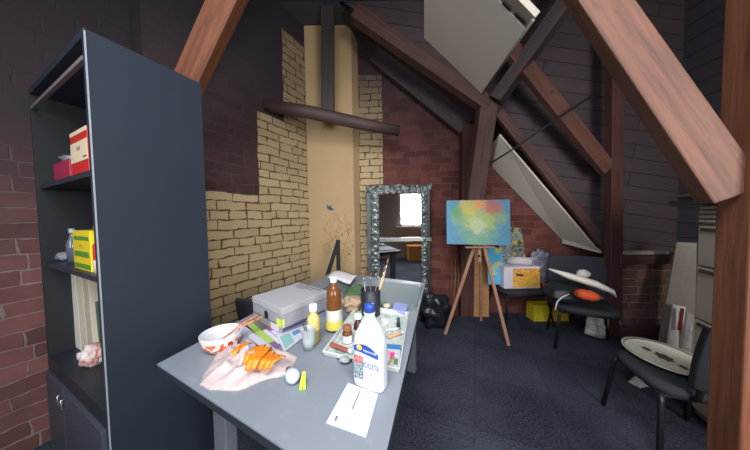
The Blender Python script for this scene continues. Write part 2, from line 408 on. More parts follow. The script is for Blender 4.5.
m = MB()
for x0, x1, z0, z1 in ((VX0, VX0+.06, WZ0, WZ1), (VX1-.06, VX1, WZ0, WZ1), (VX0, VX1, WZ0, WZ0+.06), (VX0, VX1, WZ1-.06, WZ1), ((VX0+VX1)/2-.02, (VX0+VX1)/2+.02, WZ0, WZ1)):
    m.box(((x0+x1)/2, RY-.02, (z0+z1)/2), (x1-x0, .06, z1-z0))
struct(m.build('fill_window', ww))  # second window is added out of view to hold a fill lamp
m = bx(((WX0+WX1)/2, RY+.07, WZ0-.02), (WX1-WX0+.2, .16, .04)); struct(m.build('trim_2', ww))
M_chest = plain('chest_orange', (250, 170, 90), .5, scale=9)  # chest added behind the camera to give the mirror an orange reflection
root = thing('reflection_chest', (1.35, -.98, 0), 'orange wooden chest added for its reflection in the mirror', 'chest')
MB().box((1.35, -.98, .21), (.8, .4, .4)).build('chest_body', M_chest, root, bevel=.006)
MB().box((1.35, -.98, .4325), (.84, .44, .04)).build('lid', M_chest, root, bevel=.006)

# ------------------------------------------------------------------ timber frame
def timber(name, label, p0, p1, w, h, mat, side=(1, 0, 0), w1=None, h1=None, cat='beam', group=None):
    m = MB().beam(p0, p1, w, h, side, w1, h1); o = m.build(name, mat, base=p0, bevel=.006); return tag(o, label, cat, group)
# near frame: post, right brace, left brace
PB = .88
Pf = V((1.475, 1, 0))*.84; pcn = Pf-E*.06-W*.07
timber('post_beam', 'thick orange pine post standing in the foreground at the right edge', pcn, pcn+V((0, 0, HC-.01)), .12, .14, M_pine, side=E, cat='post')
j0 = pcn+W*.075+V((0, 0, 1.37)); n_fr = E
j1 = PP(597, 2, pcn, n_fr); jd = (j1-j0).normalized()
timber('brace_beam', 'wide orange pine brace slanting down onto the foreground post at right', j0, j1+jd*.9, .075, .125, wood('pine_near', (76, 46, 34), (116, 74, 54)), side=E)
q0, q1 = PY(191, 79, 1.52), PY(228, -1, 1.42)
qd = (q1-q0).normalized()
timber('brace_beam', 'orange pine brace at upper left ending behind the top of the tall black cabinet', q0-qd*.14, q1+qd*.9, .15, .09, M_pine, side=(1, 0, 0))
# middle frame
timber('post_beam', 'brown post rising from the low brick partition to the roof', (PY(614.5, 250, 2.42).x, 2.42, .0), (PY(614, 88, 2.42).x, 2.42, 3.2), .125, .08, M_redpost, cat='post')
q0, q1 = PY(606, 168, 2.42), PY(527, 69, 2.3); qd = (q1-q0).normalized()
timber('brace_beam', 'reddish brown brace running down to the upper part of the brown middle post', q0+qd*-.02, q1+qd*1.6, .15, .07, M_pine_d, side=(1, 0, 1))
q0, q1 = PY(609, 251, 2.56), PY(498, 112, 2.56)
timber('rafter_beam', 'brown rafter running along the edge of the white sloping board', q0, q1, .10, .05, M_brown, side=(1, 0, 1))
q0, q1 = PY(488, 106, 2.5), PY(355, 14, 2.5)
timber('rafter_beam', 'dusky upper rafter sloping above the gable brickwork towards the top centre', q0, q1, .15, .12, M_brown, side=(1, 0, 1))
q0, q1 = BP(466, 127, .1), BP(376, 54, .1)
timber('rafter_beam', 'dark rafter lying against the top of the red brick gable', q0, q1, .24, .08, M_dark, side=(0, 0, 1))
q0, q1 = PY(475, 190, 2.6), PY(488, 100, 2.5)
timber('strut_beam', 'leaning brown strut rising above the easel painting to the rafter joint', PY(472, 214, 2.62), q1, .18, .12, M_brown)
q0, q1 = PY(494, 104, 2.45), PY(563, 8, 2.12); qd = (q1-q0).normalized()
timber('brace_beam', 'dark brace behind the hanging white panel, rising to the upper right', q0+qd*.03, q1+qd*.8, .17, .12, M_dark, side=(1, 0, 1))
timber('post_beam', 'red-brown post against the back wall behind the easel', (BP(465.5, 280, .09).x, BP(465.5, 280, .09).y, 0), BP(468, 125, .09), .17, .12, M_redpost, cat='post')
# log across the chimney and the dark upright on it
q0, q1 = zAt(266, 106)+V((.0, -.02, 0)), PY(399, 131, 2.72)
m = MB().tube([q0, q0.lerp(q1, .3)+V((0, 0, .015)), q0.lerp(q1, .7), q1], [.062, .07, .068, .058], 14)
tag(m.build('log_beam', wood('log_dark', (60, 44, 46), (92, 68, 66)), base=q0), 'round dark log spanning from the left wall across the cream chimney', 'beam')
timber('upright_beam', 'dark upright timber in front of the cream chimney above the log', PY(328, 118, 2.78), PY(328, 18, 2.78)+V((0, 0, .12)), .15, .07, M_dark, cat='post')
# low brick partition in a timber frame
LY = 2.45; x0 = PY(621, 290, LY).x; x1 = 3.5; zlow = zt = PY(650, 262, LY).z
m = MB(); m.face([(x0-.08, LY, 0), (x1, LY, 0), (x1, LY, zt), (x0-.08, LY, zt)], [(0, 0), (x1-x0+.08, 0), (x1-x0+.08, zt), (0, zt)])
m.face([(x0-.08, LY+.1, 0), (x0-.08, LY+.1, zt), (x1, LY+.1, zt), (x1, LY+.1, 0)])
struct(m.build('wall_low', brick('brick_low', lo=(110, 78, 70), hi=(140, 102, 92), mort=(160, 146, 134))))
timber('sill_beam', 'dark brown beam capping the low brick partition', (x0-.1, LY-.01, zt+.04), (x1, LY-.01, zt+.04), .14, .09, M_brown, side=(0, 1, 0))
timber('sill_beam', 'dark brown bottom beam of the low brick partition', (x0-.05, LY-.02, .05), (x1, LY-.02, .05), .1, .1, M_brown, side=(0, 1, 0))
timber('stud_beam', 'slanting dark stud at the right of the low brick panel', (PY(673, 330, LY-.03).x, LY-.03, .1), (PY(684, 262, LY-.03).x, LY-.03, zt), .07, .05, M_brown, cat='post')
# thin rod across the slope
q0, q1 = PY(491, 163, 2.45), PY(545, 127, 2.3)
m = MB().tube([q0, q0.lerp(q1, .5)+V((0, 0, -.01)), q1, q1+(q1-q0)*.9], .009, 8)
tag(m.build('roof_cable', plain('black_rubber', (24, 24, 28), .6), base=q0), 'thin dark cable stretched across the white sloping board and rafters', 'cable')

# large off-white panel among the rafters
d1 = ray(425, 177).normalized(); B3 = PY(482, 94, 2.02); d2 = V((1, -.1, -.95)).normalized(); pn = d1.cross(d2).normalized()
if pn.z < 0: pn = -pn
pc_ = lambda x, y: PP(x, y, B3, pn)
M_panel = plain('panel_white', (236, 232, 220), .55, var=.05, scale=3)
root = thing('ceiling_panel', B3, 'large square off-white panel hanging among the rafters at top centre', 'panel')
quad = [pc_(424, 38), pc_(482, 94), pc_(526, 30), pc_(448, -55), pc_(424, -55)]
MB().prism(quad, pn*.03).build('panel_sheet', M_panel, root, bevel=.003)
e1 = [pc_(526, 30), pc_(535, 18), pc_(470, -50), pc_(448, -55)]
MB().prism([p+pn*.002 for p in e1], pn*.028).build('panel_rim', plain('panel_rim', (150, 144, 130), .6), root, bevel=.002)
MB().tube([pc_(483, 93)-pn*.004, pc_(534, 19)-pn*.004], .008, 6).build('edge_strip', plain('grey_seal', (96, 92, 90), .5), root)
m = MB()
for a, b in (((503, 2), (511, 10)), ((515, 13), (526, 23))):
    A, B_ = pc_(*a), pc_(*b); m.beam(A-pn*.003, B_-pn*.003, .012, .004, pn.cross(B_-A))
m.build('slot', plain('slot_black', (20, 20, 22), .8), root)

# ------------------------------------------------------------------ tall cabinet on the left
M_cab = plain('cabinet_black', (42, 49, 59), .42, var=.05, scale=6, bump=.02)
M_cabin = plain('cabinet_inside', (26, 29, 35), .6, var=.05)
N = PY(94.5, 215, .911); N.z = 0; ZT = PY(87, 27, .911).z; CD = .415; CWd = .93
def cb_(u, d, z): return V((N.x, N.y, 0))+W*u+E*d+V((0, 0, z))
root = thing('storage_cabinet', cb_(CWd/2, CD/2, 0), 'tall black cabinet with open shelves standing against the left brick wall', 'cabinet')
T = .022
def slab(u0, u1, d0, d1, z0, z1, m=None):
    m = m or MB(); return m.hexa([cb_(u0, d0, z0), cb_(u1, d0, z0), cb_(u1, d1, z0), cb_(u0, d1, z0)], [cb_(u0, d0, z1), cb_(u1, d0, z1), cb_(u1, d1, z1), cb_(u0, d1, z1)])
slab(0, T, 0, CD, 0, ZT).build('side_panel', M_cab, root, bevel=.0015)
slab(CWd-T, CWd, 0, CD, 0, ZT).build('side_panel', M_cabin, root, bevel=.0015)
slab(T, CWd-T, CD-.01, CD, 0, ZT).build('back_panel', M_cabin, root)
slab(T, CWd-T, 0, CD-.01, ZT-.03, ZT).build('top_panel', M_cab, root)
m = slab(-.0015, .0, .001, .006, 0.01, ZT-.01); m.build('edge_banding', plain('edge_grey', (150, 156, 164), .35), root)
slab(T, CWd-T, -.002, .012, ZT-.115, ZT-.098).build('lit_edge_strip', plain('lit_edge_grey', (120, 112, 110), .4), root)  # pale strip stands for the lit lower edge of the top panel
zs = [PY(91, 168, .92).z, PY(96, 279, .92).z, PY(104, 410, .93).z]
for z in zs[:2]: slab(T, CWd-T, .012, CD-.01, z-.024, z).build('shelf', M_cab, root)
slab(T, CWd-T, .0, CD-.01, zs[2]-.075, zs[2]).build('shelf', plain('shelf_black', (36, 40, 48), .45, var=.05), root)
SH, SM, SL = zs
M_door = plain('door_grey', (66, 70, 80), .45, var=.05, scale=5)
M_steel = plain('steel', (178, 182, 188), .3, metal=.9, var=.03, bump=0)
for u0, u1, hu in ((T, .565, .535), (.572, CWd-T, .60)):
    d = slab(u0, u1-.002, -.014, .004, .06, SL-.08).build('cabinet_door', M_door, root, bevel=.002)
    a = cb_(hu, -.026, SL-.165); b = cb_(hu, -.026, SL-.115)
    MB().tube([cb_(hu, -.012, SL-.165), a, b, cb_(hu, -.012, SL-.115)], .0035, 8).build('handle', M_steel, d)
slab(T, CWd-T, .02, CD-.02, 0, .055).build('plinth', M_cabin, root)
def CU(px, py, d):    # position inside the cabinet at distance d behind its front
    p = PP(px, py, cb_(0, d, 0), E); return p
def uof(p): return (p-V((N.x, N.y, 0))).dot(W)
def cabox(name, px0, px1, d0, dep, z0, pytop, mats, label, cat, build=None, group=None):
    px0 -= 5; px1 -= 4; a = CU(px0, 215, d0); b = CU(px1, 215, d0); u1, u0 = uof(a), uof(b); zt = CU((px0+px1)/2, pytop, d0).z
    r = thing(name, cb_((u0+u1)/2, d0+dep/2, z0), label, cat, group)
    slab(u0, u1, d0, d0+dep, z0+.001, zt).build('carton', mats, r, bevel=.002)
    return r, u0, u1, zt
M_red = plain('red_print', (196, 44, 40), .4); M_cream = plain('cream_print', (222, 202, 168), .5); M_ylw = plain('yellow_print', (232, 206, 40), .4); M_grn = plain('green_print', (84, 140, 48), .5); M_blk = plain('black_soft', (26, 27, 31), .6)
M_ink = plain('ink', (60, 52, 50), .6, bump=0)
r, u0, u1, zt = cabox('tea_box', 73.5, 93, .03, .10, SH, 126, M_red, 'red and cream carton with printed panel on the upper cabinet shelf', 'box')
h = zt-SH
slab(u0+.002, u1-.004, .0285, .03, SH+h*.30, SH+h*.74).build('front_print', M_cream, r)
slab(u0+.002, u1-.002, .0283, .0302, SH+h*.9, SH+h*.99).build('top_print', M_cream, r)
slab(u0+.004, u1+.0015, .029, .129, SH+h*.30, SH+h*.7).build('side_print', M_cream, r)
text_mesh('printed_lettering', 'THEE', .022, cb_((u0+u1)/2, .0275, SH+h*.58), -W, (0, 0, 1), M_ink, r)
slab(u0+.012, u0+.055, .0275, .0285, SH+h*.36, SH+h*.39).build('printed_line', M_ink, r)
r, u0, u1, zt = cabox('pink_box', 49, 68, .05, .12, SH, 159, plain('magenta', (168, 44, 78), .5), 'magenta open box left of the red carton on the upper cabinet shelf', 'box')
m = MB().blob(cb_((u0+u1)/2, .1, zt+.02), (.05, .05, .025), 3, .4, 3); tag(m.build('plastic_wrap', plain('grey_wrap', (116, 118, 128), .25), base=cb_((u0+u1)/2, .1, zt)), 'crumpled grey plastic wrap on the magenta box', 'wrap')
r, u0, u1, zt = cabox('yellow_box', 68.5, 88.5, .03, .06, SM, 231, M_ylw, 'yellow box with green lettering on the middle cabinet shelf', 'box')
h = zt-SM; m = MB()
slab(u0+.006, u1-.01, .0288, .03, SM+h*.05, SM+h*.17, m); slab(u0+.02, u1-.02, .0288, .03, SM+h*.34, SM+h*.48, m); slab(u0+.014, u1-.02, .0288, .03, SM+h*.76, SM+h*.86, m)
m.build('green_print', M_grn, r)
text_mesh('printed_lettering', 'ECO', .022, cb_((u0+u1)/2, .0275, SM+h*.62), -W, (0, 0, 1), M_grn, r)
p = cb_(uof(CU(94, 215, .045))+.005, .05, SM)
r = thing('spray_can', p, 'red and white can beside the yellow box on the middle cabinet shelf', 'can')
MB().lathe([(0, 0.001), (.022, .001), (.022, .06), (.022, .06)], p, 16).build('can_base', plain('can_white', (224, 222, 224), .4), r)
MB().lathe([(.0222, .06), (.0222, .125), (.016, .135), (0, .135)], p, 16).build('can_top', M_red, r)
for px, hh, lab in ((60, .19, 'tall clear glass bottle with dark cap on the middle cabinet shelf'), (64, .14, 'short clear glass bottle between the tall one and the yellow box')):
    p = cb_(uof(CU(px, 215, .13 if hh < .15 else .08)), .13 if hh < .15 else .08, SM+.001)
    r = thing('glass_bottle', p, lab, 'bottle', )
    MB().lathe([(0, 0), (.024, 0), (.025, hh*.55), (.011, hh*.75), (.010, hh*.92), (0, hh*.92)], p, 16).build('bottle_body', plain('smoke_glass', (92, 100, 112), .12, spec=.8), r)
    MB().lathe([(.0125, hh*.88), (.0125, hh), (0, hh)], p, 12).build('bottle_cap', plain('cap_pale', (170, 170, 176), .4), r)
p = cb_(uof(CU(79, 215, .2)), .2, SM); 
tag(slab(uof(p)-.09, uof(p)+.08, .2, .34, SM+.001, SM+.20).build('cardboard_carton', plain('peach_card', (198, 144, 106), .8), base=p, bevel=.003), 'peach cardboard carton at the back of the middle cabinet shelf', 'box')
p = cb_(uof(CU(47, 250, .05)), .07, SM+.028)
tag(MB().blob(p, (.045, .03, .027), 5, .3, 3).build('plastic_bag', plain('clear_wrap', (128, 134, 144), .2), base=p-V((0, 0, .028))), 'small crumpled clear plastic bag at the left end of the middle shelf', 'bag')
# hanging underneath: peach wooden block seen below the middle shelf
# books and folders standing in the lower compartment
bk_u = [(65, 73, (232, 230, 216), 'off-white'), (73, 81, (222, 214, 190), 'beige'), (81, 88, (196, 188, 166), 'dull tan')]
for i, (a, b, c, nm) in enumerate(bk_u):
    ua, ub = uof(CU(b-7, 300, .1)), uof(CU(a-7, 300, .1)); top = min(SM-.03, CU((a+b)/2, 274+i*2, .12).z); lean = .05
    m = MB(); z0 = SL+.001
    m.hexa([cb_(ua-.02, .1, z0), cb_(ub-.022, .1, z0), cb_(ub-.022, .34, z0), cb_(ua-.02, .34, z0)], [cb_(ua+.01, .1, top), cb_(ub+.008, .1, top), cb_(ub+.008, .34, top), cb_(ua+.01, .34, top)])
    tag(m.build('ring_binder', plain('binder_'+nm[:4], c, .7, bump=.02), base=cb_((ua+ub)/2, .2, z0), bevel=.003), nm+' tall folder leaning in the lower cabinet compartment', 'folder', 'folders in the lower cabinet compartment')
ub = uof(CU(88-7, 300, .1))-.005; ua = ub-.035
m = MB().hexa([cb_(ua-.03, .12, SL+.001), cb_(ub-.032, .12, SL+.001), cb_(ub-.032, .36, SL+.001), cb_(ua-.03, .36, SL+.001)], [cb_(ua+.02, .12, SL+.33), cb_(ub+.018, .12, SL+.33), cb_(ub+.018, .36, SL+.33), cb_(ua+.02, .36, SL+.33)])
tag(m.build('ring_binder', plain('binder_green', (52, 92, 60), .5), base=cb_((ua+ub)/2, .2, SL), bevel=.003), 'dark green folder leaning right of the tan ones in the cabinet', 'folder', 'folders in the lower cabinet compartment')
p = PZ(87, 366, SL); uc = max(.09, uof(p))
p = cb_(uof(CU(86, 366, .09)), .09, SL)
m = MB().blob(p+V((0, 0, .052)), (.048, .04, .05), 8, .4, 2.2, 4, ridge=True)
tag(m.build('paper_bag', blotch('printed_bag', [(226, 220, 214), (206, 200, 196), (204, 150, 140), (222, 216, 212)], 9), base=p), 'crumpled white and red paper bag on the lower cabinet shelf', 'bag')

# ------------------------------------------------------------------ desk
DZ = .74
D = {k: PZ(x, y, DZ) for k, (x, y) in dict(nl=(157, 364), nr=(373.5, 507.6), fr=(425, 283)).items()}
D['fl'] = D['nl']+D['fr']-D['nr']
cs = [D['nl'], D['nr'], D['fr'], D['fl']]; cen = sum(cs, V())/4
root = thing('work_desk', V((cen.x, cen.y, 0)), 'long grey desk covered with art supplies in the foreground', 'desk')
t = NT('desk_grey'); tc = t.n('ShaderNodeTexCoord'); nz = t.n('ShaderNodeTexNoise', Scale=3.5, Detail=5.0); t.l(tc.outputs['Object'], nz.inputs['Vector'])
n3 = t.n('ShaderNodeTexNoise', Scale=24.0, Detail=5.0); t.l(tc.outputs['Object'], n3.inputs['Vector'])
c = t.mix(nz.outputs[0], srgb(120, 126, 134), srgb(138, 144, 152))
t.l(t.mix(t.ramp(n3.outputs[0], [(.6, (0, 0, 0)), (.78, (.45, .45, .45))]), c, srgb(158, 164, 174)), t.b.inputs['Base Color'])
t.b.inputs['Roughness'].default_value = .38; t.b.inputs['Specular IOR Level'].default_value = .35
M_desk = t.m
dn = lambda ps, dz: [p+V((0, 0, dz)) for p in ps]
MB().hexa(dn(cs, -.006), cs).build('desk_top', M_desk, root)
MB().hexa(dn(cs, -.032), dn(cs, -.0065)).build('desk_edge', plain('desk_edge', (40, 45, 52), .5), root)
ax = (D['nr']-D['nl']).normalized(); ay = (D['fr']-D['nr']).normalized(); Wd = (D['nr']-D['nl']).length; Ld = (D['fr']-D['nr']).length
def dk(a, b, z=0): return D['nl']+ax*a+ay*b+V((0, 0, z-DZ))
M_leg = plain('leg_grey', (104, 108, 116), .4)
for a in (.27, Wd-.12):
    for b in (.12, Ld-.1):
        c0, c1 = dk(a, b, 0.0), dk(a, b, DZ-.033)
        lg = MB().beam(c0, c1, .085, .045, ax).build('leg', M_leg, root, bevel=.004)
        MB().tube([dk(a, b, DZ-.1)-ay*.0235, dk(a, b, DZ-.1)-ay*.026], .008, 10).build('bolt', M_steel, lg)
for b in (.12, Ld-.1):
    MB().beam(dk(.1, b, DZ-.055), dk(Wd-.05, b, DZ-.055), .04, .04, (0, 0, 1)).build('cross_rail', M_leg, root)
# grey-green drawing board lying over the far right corner
q = [PZ(384, 281.5, DZ+.01), PZ(422.5, 285, DZ+.01), PZ(416, 308, DZ+.01), PZ(378, 304, DZ+.01)]
bq = [p-V((0, 0, .009)) for p in q]
root = thing('drawing_board', sum(bq, V())/4, 'grey-green board lying flat on the far right corner of the desk', 'board')
MB().hexa(bq[::-1], q[::-1]).build('board_panel', plain('board_green', (112, 126, 128), .5), root, bevel=.002)
for i, j in ((1, 3), (2, 0)):
    c = q[i].lerp(q[j], .07); MB().lathe([(0, .002), (.008, .002), (.009, 0)], c, 10).build('corner_screw', M_steel, root)

def onD(px, py): return PZ(px, py, DZ+.0008)
def scaleat(p): return FPX/((p-CAM).dot(F))
# bowl
b = onD(222, 348)
root = thing('patterned_bowl', b, 'white bowl with an orange and red flower band near the left desk corner', 'bowl')
prof = [(0, 0), (.046, 0), (.05, .004), (.066, .018), (.075, .036), (.079, .052), (.082, .074), (.0805, .0755), (.074, .044), (.06, .022), (.03, .009), (0, .008)]
t = NT('bowl_print'); tc = t.n('ShaderNodeTexCoord'); vo = t.n('ShaderNodeTexVoronoi', Scale=58.0); t.l(tc.outputs['Object'], vo.inputs['Vector'])
sp = t.n('ShaderNodeSeparateColor'); t.l(vo.outputs['Color'], sp.inputs[0]); rr = t.ramp(sp.outputs[0], [(0, srgb(214, 84, 52)), (.3, srgb(236, 222, 212)), (.5, srgb(226, 120, 66)), (.7, srgb(178, 44, 38)), (.85, srgb(238, 224, 214))]); rr.node.color_ramp.interpolation = 'CONSTANT'
t.l(rr, t.b.inputs['Base Color']); t.b.inputs['Roughness'].default_value = .2
M_cer = plain('ceramic_white', (206, 204, 208), .2, var=.02, bump=0)
MB().lathe(prof, b, 36, mis=[1, 1, 1, 1, 1, 0, 0, 0, 0, 0, 0]).build('bowl_body', [M_cer, t.m], root)
M_stick = blotch('stick_red', [(170, 60, 50), (214, 150, 120), (150, 52, 44)], 60, .5)
for i, (a, c_) in enumerate((((226, 337), (263, 316.5)), ((214, 342), (258, 315)))):
    p0 = b+V((-.03+.03*i, -.03+.02*i, .024+.012*i)); p1 = PZ(c_[0], c_[1], DZ+.085+.01*i)
    m = MB().tube([p0, p0.lerp(p1, .5)+V((0, 0, .012)), p1], [.003, .0042, .006], 8)
    tag(m.build('lacquer_stick', M_stick, base=p0), ['red and pink slim stick resting in the bowl, the nearer one', 'red and pink slim stick resting in the bowl, the farther one'][i], 'stick', 'sticks in the patterned bowl')
# printed sheets under the bag
def sheet_quad(name, pxs, z, mat, label, cat, patches=(), group=None, thick=.0008):
    q = [PZ(x, y, z) for x, y in pxs]; m = MB(); m.hexa([p-V((0, 0, thick)) for p in q], q)
    mats = [mat]
    def bil(u, v): return q[0].lerp(q[1], u).lerp(q[3].lerp(q[2], u), v)
    for (u0, u1, v0, v1, mt) in patches:
        if mt not in mats: mats.append(mt)
        m.face([bil(u0, v0)+V((0, 0, .0006)), bil(u1, v0)+V((0, 0, .0006)), bil(u1, v1)+V((0, 0, .0006)), bil(u0, v1)+V((0, 0, .0006))], mi=mats.index(mt))
    return tag(m.build(name, mats, base=sum(q, V())/4-V((0, 0, thick))), label, cat, group)
P = lambda n, c: plain('print_'+n, c, .4, bump=0)
col = dict(lg=P('lime', (164, 190, 84)), yl=P('yellow', (226, 208, 96)), pu=P('purple', (120, 92, 128)), wh=P('white', (196, 196, 204)), li=P('lilac', (190, 180, 208)), gr=P('green', (98, 128, 84)), bl=P('blue', (92, 130, 176)), te=P('teal', (130, 176, 176)), re=P('redp', (192, 72, 62)), br=P('brown', (112, 88, 74)), dk=P('darkp', (62, 62, 66)))
sheet_quad('magazine', [(240, 322), (262, 314), (300, 336), (268, 352)], DZ+.003, col['pu'], 'colourful magazine page with green and yellow pictures beside the bowl', 'magazine',
  [(.0, .35, .1, .85, col['lg']), (.0, .12, .1, .9, col['yl']), (.36, .5, .5, .95, col['wh']), (.38, .48, .05, .45, col['gr']), (.5, .62, .1, .55, col['br']), (.52, .66, .6, .98, col['li']), (.64, .78, .1, .5, col['re']), (.68, .84, .5, .95, col['wh']), (.8, .98, .1, .45, col['gr']), (.86, .99, .5, .95, col['dk'])])
sheet_quad('flyer', [(277, 336), (313, 322), (318, 326), (284, 352)], DZ+.0055, col['wh'], 'narrow pale blue flyer lying diagonally in front of the grey box', 'flyer',
  [(.05, .3, .1, .9, col['te']), (.35, .55, .15, .5, col['bl']), (.6, .95, .1, .85, col['li'])])
sheet_quad('flyer', [(228, 333), (245, 326), (280, 352), (258, 362)], DZ+.0045, col['li'], 'lilac and white leaflet partly under the plastic bag', 'flyer', [(.1, .4, .1, .5, col['wh']), (.45, .9, .2, .8, col['wh']), (.5, .6, .3, .7, col['pu'])])
# white plastic bag with orange strips
M_bag = plain('bag_pinkwhite', (188, 172, 169), .45, var=.05, scale=9, bump=.3)
ol = [onD(x, y) for x, y in ((200, 386), (206, 369), (221, 347), (229, 339), (238, 349), (258, 358), (281, 352), (297, 357), (292, 374), (262, 380), (246, 388), (222, 391))]
tag(MB().sheet(ol, .06, 4, rings=18, fr=24, amp=2).build('plastic_bag', M_bag, base=sum(ol, V())/len(ol)), 'crumpled pinkish white plastic bag spread open on the desk beside the bowl', 'bag')
M_or = blotch('orange_strip', [(226, 112, 24), (246, 146, 34), (232, 100, 20)], 26, .45)
strips = [((230, 356), (250, 341), .010), ((247, 367), (264, 343), .012), ((252, 366), (270, 345), .012), ((259, 366), (274, 350), .010), ((264, 367), (279, 353), .009), ((268, 366), (285, 354), .006), ((244, 361), (259, 345), .010)]
wh = ['leftmost, apart from the rest', 'long one reaching highest in the cluster', 'broad one in the middle of the cluster', 'next right of the middle', 'thin one second from the right', 'thinnest and rightmost', 'first of the cluster on its left side']
for i, (a, c_, w) in enumerate(strips):
    z = DZ+.052+.004*(i % 3); p0, p1 = PZ(*a, z), PZ(*c_, z+.004); mid = p0.lerp(p1, .5)+V((.004*(i % 2), 0, .004))
    m = MB().tube([p0+V((0, 0, -.012)), p0.lerp(mid, .5)+V((0, 0, .004)), mid, mid.lerp(p1, .6)+V((0, 0, .002)), p1+V((0, 0, -.01))], [w*.9, w*1.25, w*1.3, w*1.2, w*.8], 10, flat=.42)
    tag(m.build('orange_strip', M_or, base=p0), 'bright orange strip in the plastic bag, '+wh[i], 'strip', 'orange strips in the plastic bag')
# light bulb
p = onD(293, 383); r_ = .024; ctr = p+V((0, 0, r_)); axd = (onD(285, 369)-p); axd.z = 0; axd.normalize()
Mx = axd.to_track_quat('Z', 'Y').to_matrix()
root = thing('light_bulb', p, 'white round light bulb lying beside the plastic bag', 'bulb')
MB().lathe([(0, -.024), (.012, -.021), (.02, -.013), (.024, 0), (.022, .012), (.016, .024), (.0125, .034)], ctr, 24, Mx).build('globe', plain('bulb_glass', (196, 206, 232), .25, var=.01, bump=0), root)
MB().lathe([(.0125, .034), (.0125, .036), (.0105, .037), (.0115, .040), (.0105, .043), (.0115, .046), (.0105, .049), (.006, .054), (0, .055)], ctr, 16, Mx).build('screw_cap', M_steel, root)
# clothes peg
p = onD(302, 388)
root = thing('clothes_peg', p, 'neon yellow-green clothes peg next to the light bulb', 'peg')
M_neon = plain('neon', (206, 244, 40), .4, var=.03, bump=0)
pa_, pb_ = onD(302.5, 391)+V((0, 0, .004)), PZ(304, 372, DZ+.035)
sd = V((1, .2, 0)).normalized()
for s_ in (-1, 1):
    MB().beam(pa_+sd*.006*s_, pb_+sd*.0012*s_, .009, .012, sd, .007, .010).build('jaw', M_neon, root, bevel=.001)
MB().tube([pa_.lerp(pb_, .45)-sd*.008, pa_.lerp(pb_, .45)+sd*.008], .004, 10).build('spring', M_steel, root)
# archive box
HB = .131
lt = PZ(252, 296, DZ+HB); ft = PZ(281.5, 309, DZ+HB); rt = PZ(329, 291, DZ+HB); bt = lt+rt-ft
top = [ft, rt, bt, lt]; cc = sum(top, V())/4
ins = lambda ps, k: [cc+(p-cc)*k for p in ps]
root = thing('archive_box', V((cc.x, cc.y, DZ)), 'grey lidded archive box standing on the desk by the brick wall', 'box')
M_box = plain('box_grey', (168, 168, 170), .7, var=.04, scale=5); M_box2 = plain('box_grey_side', (150, 150, 154), .7, var=.04, scale=5)
bt_ = ins(top, .985)
MB().hexa([p+V((0, 0, -HB+.001)) for p in bt_], [p+V((0, 0, -.004)) for p in bt_]).build('box_body', M_box2, root, bevel=.002)
MB().hexa([p+V((0, 0, -.036)) for p in top], top).build('lid', M_box, root, bevel=.003)
fx = (lt-ft).normalized(); rx = (rt-ft).normalized(); Lf = (lt-ft).length*.985; Lr = (rt-ft).length*.985; fb = bt_[0]+V((0, 0, -HB))
def face_rect(m, d, n, a0_, a1_, z0, z1, off=.001):
    o = fb-n*off; m.face([o+d*a0_+V((0, 0, z0)), o+d*a1_+V((0, 0, z0)), o+d*a1_+V((0, 0, z1)), o+d*a0_+V((0, 0, z1))])
m = MB(); face_rect(m, rx, fx, 0, Lr*.9, .02, .03); face_rect(m, rx, fx, 0, Lr*.45, .012, .02)
m.build('purple_stripe', plain('stripe_violet', (74, 66, 110), .5), root)
m = MB(); face_rect(m, fx, rx, .0, Lf*.98, .04, .044); m.build('dark_line', M_ink, root)
m = MB(); face_rect(m, fx, rx, Lf*.44, Lf*.56, .044, .066); m.tube([fb-rx*.0015+fx*Lf*.5+V((0, 0, .066)), fb-rx*.002+fx*Lf*.5+V((0, 0, .066))], .018, 14)
m.build('finger_hole', M_blk, root)
m = MB(); face_rect(m, fx, rx, .004, .05, .035, .075, .002); face_rect(m, rx, fx, .0, .012, .035, .075, .002); m.build('green_sticker', plain('sticker_lime', (208, 220, 90), .5), root)
m = MB(); face_rect(m, fx, rx, .03, Lf*.36, .0, .036, .0015); m.build('pale_label', plain('label_pink', (214, 200, 204), .5), root)
m = MB()
for i in range(2):
    o = bt.lerp(rt, .12+.0*i)+(ft-rt)*.0; 
u_ = (rt-bt).normalized(); v_ = (ft-rt).normalized()
def lidrect(m, a0_, a1_, b0, b1): m.face([bt+u_*a0_+v_*b0+V((0, 0, .001)), bt+u_*a1_+v_*b0+V((0, 0, .001)), bt+u_*a1_+v_*b1+V((0, 0, .001)), bt+u_*a0_+v_*b1+V((0, 0, .001))])
lidrect(m, .03, .27, .02, .03)
for i in range(14): lidrect(m, .05+.012*i, .058+.012*i, .045, .055)
for i in range(9): lidrect(m, .05+.012*i, .058+.012*i, .065, .072)
m.build('lid_lettering', plain('lid_ink', (84, 88, 110), .5, bump=0), root)
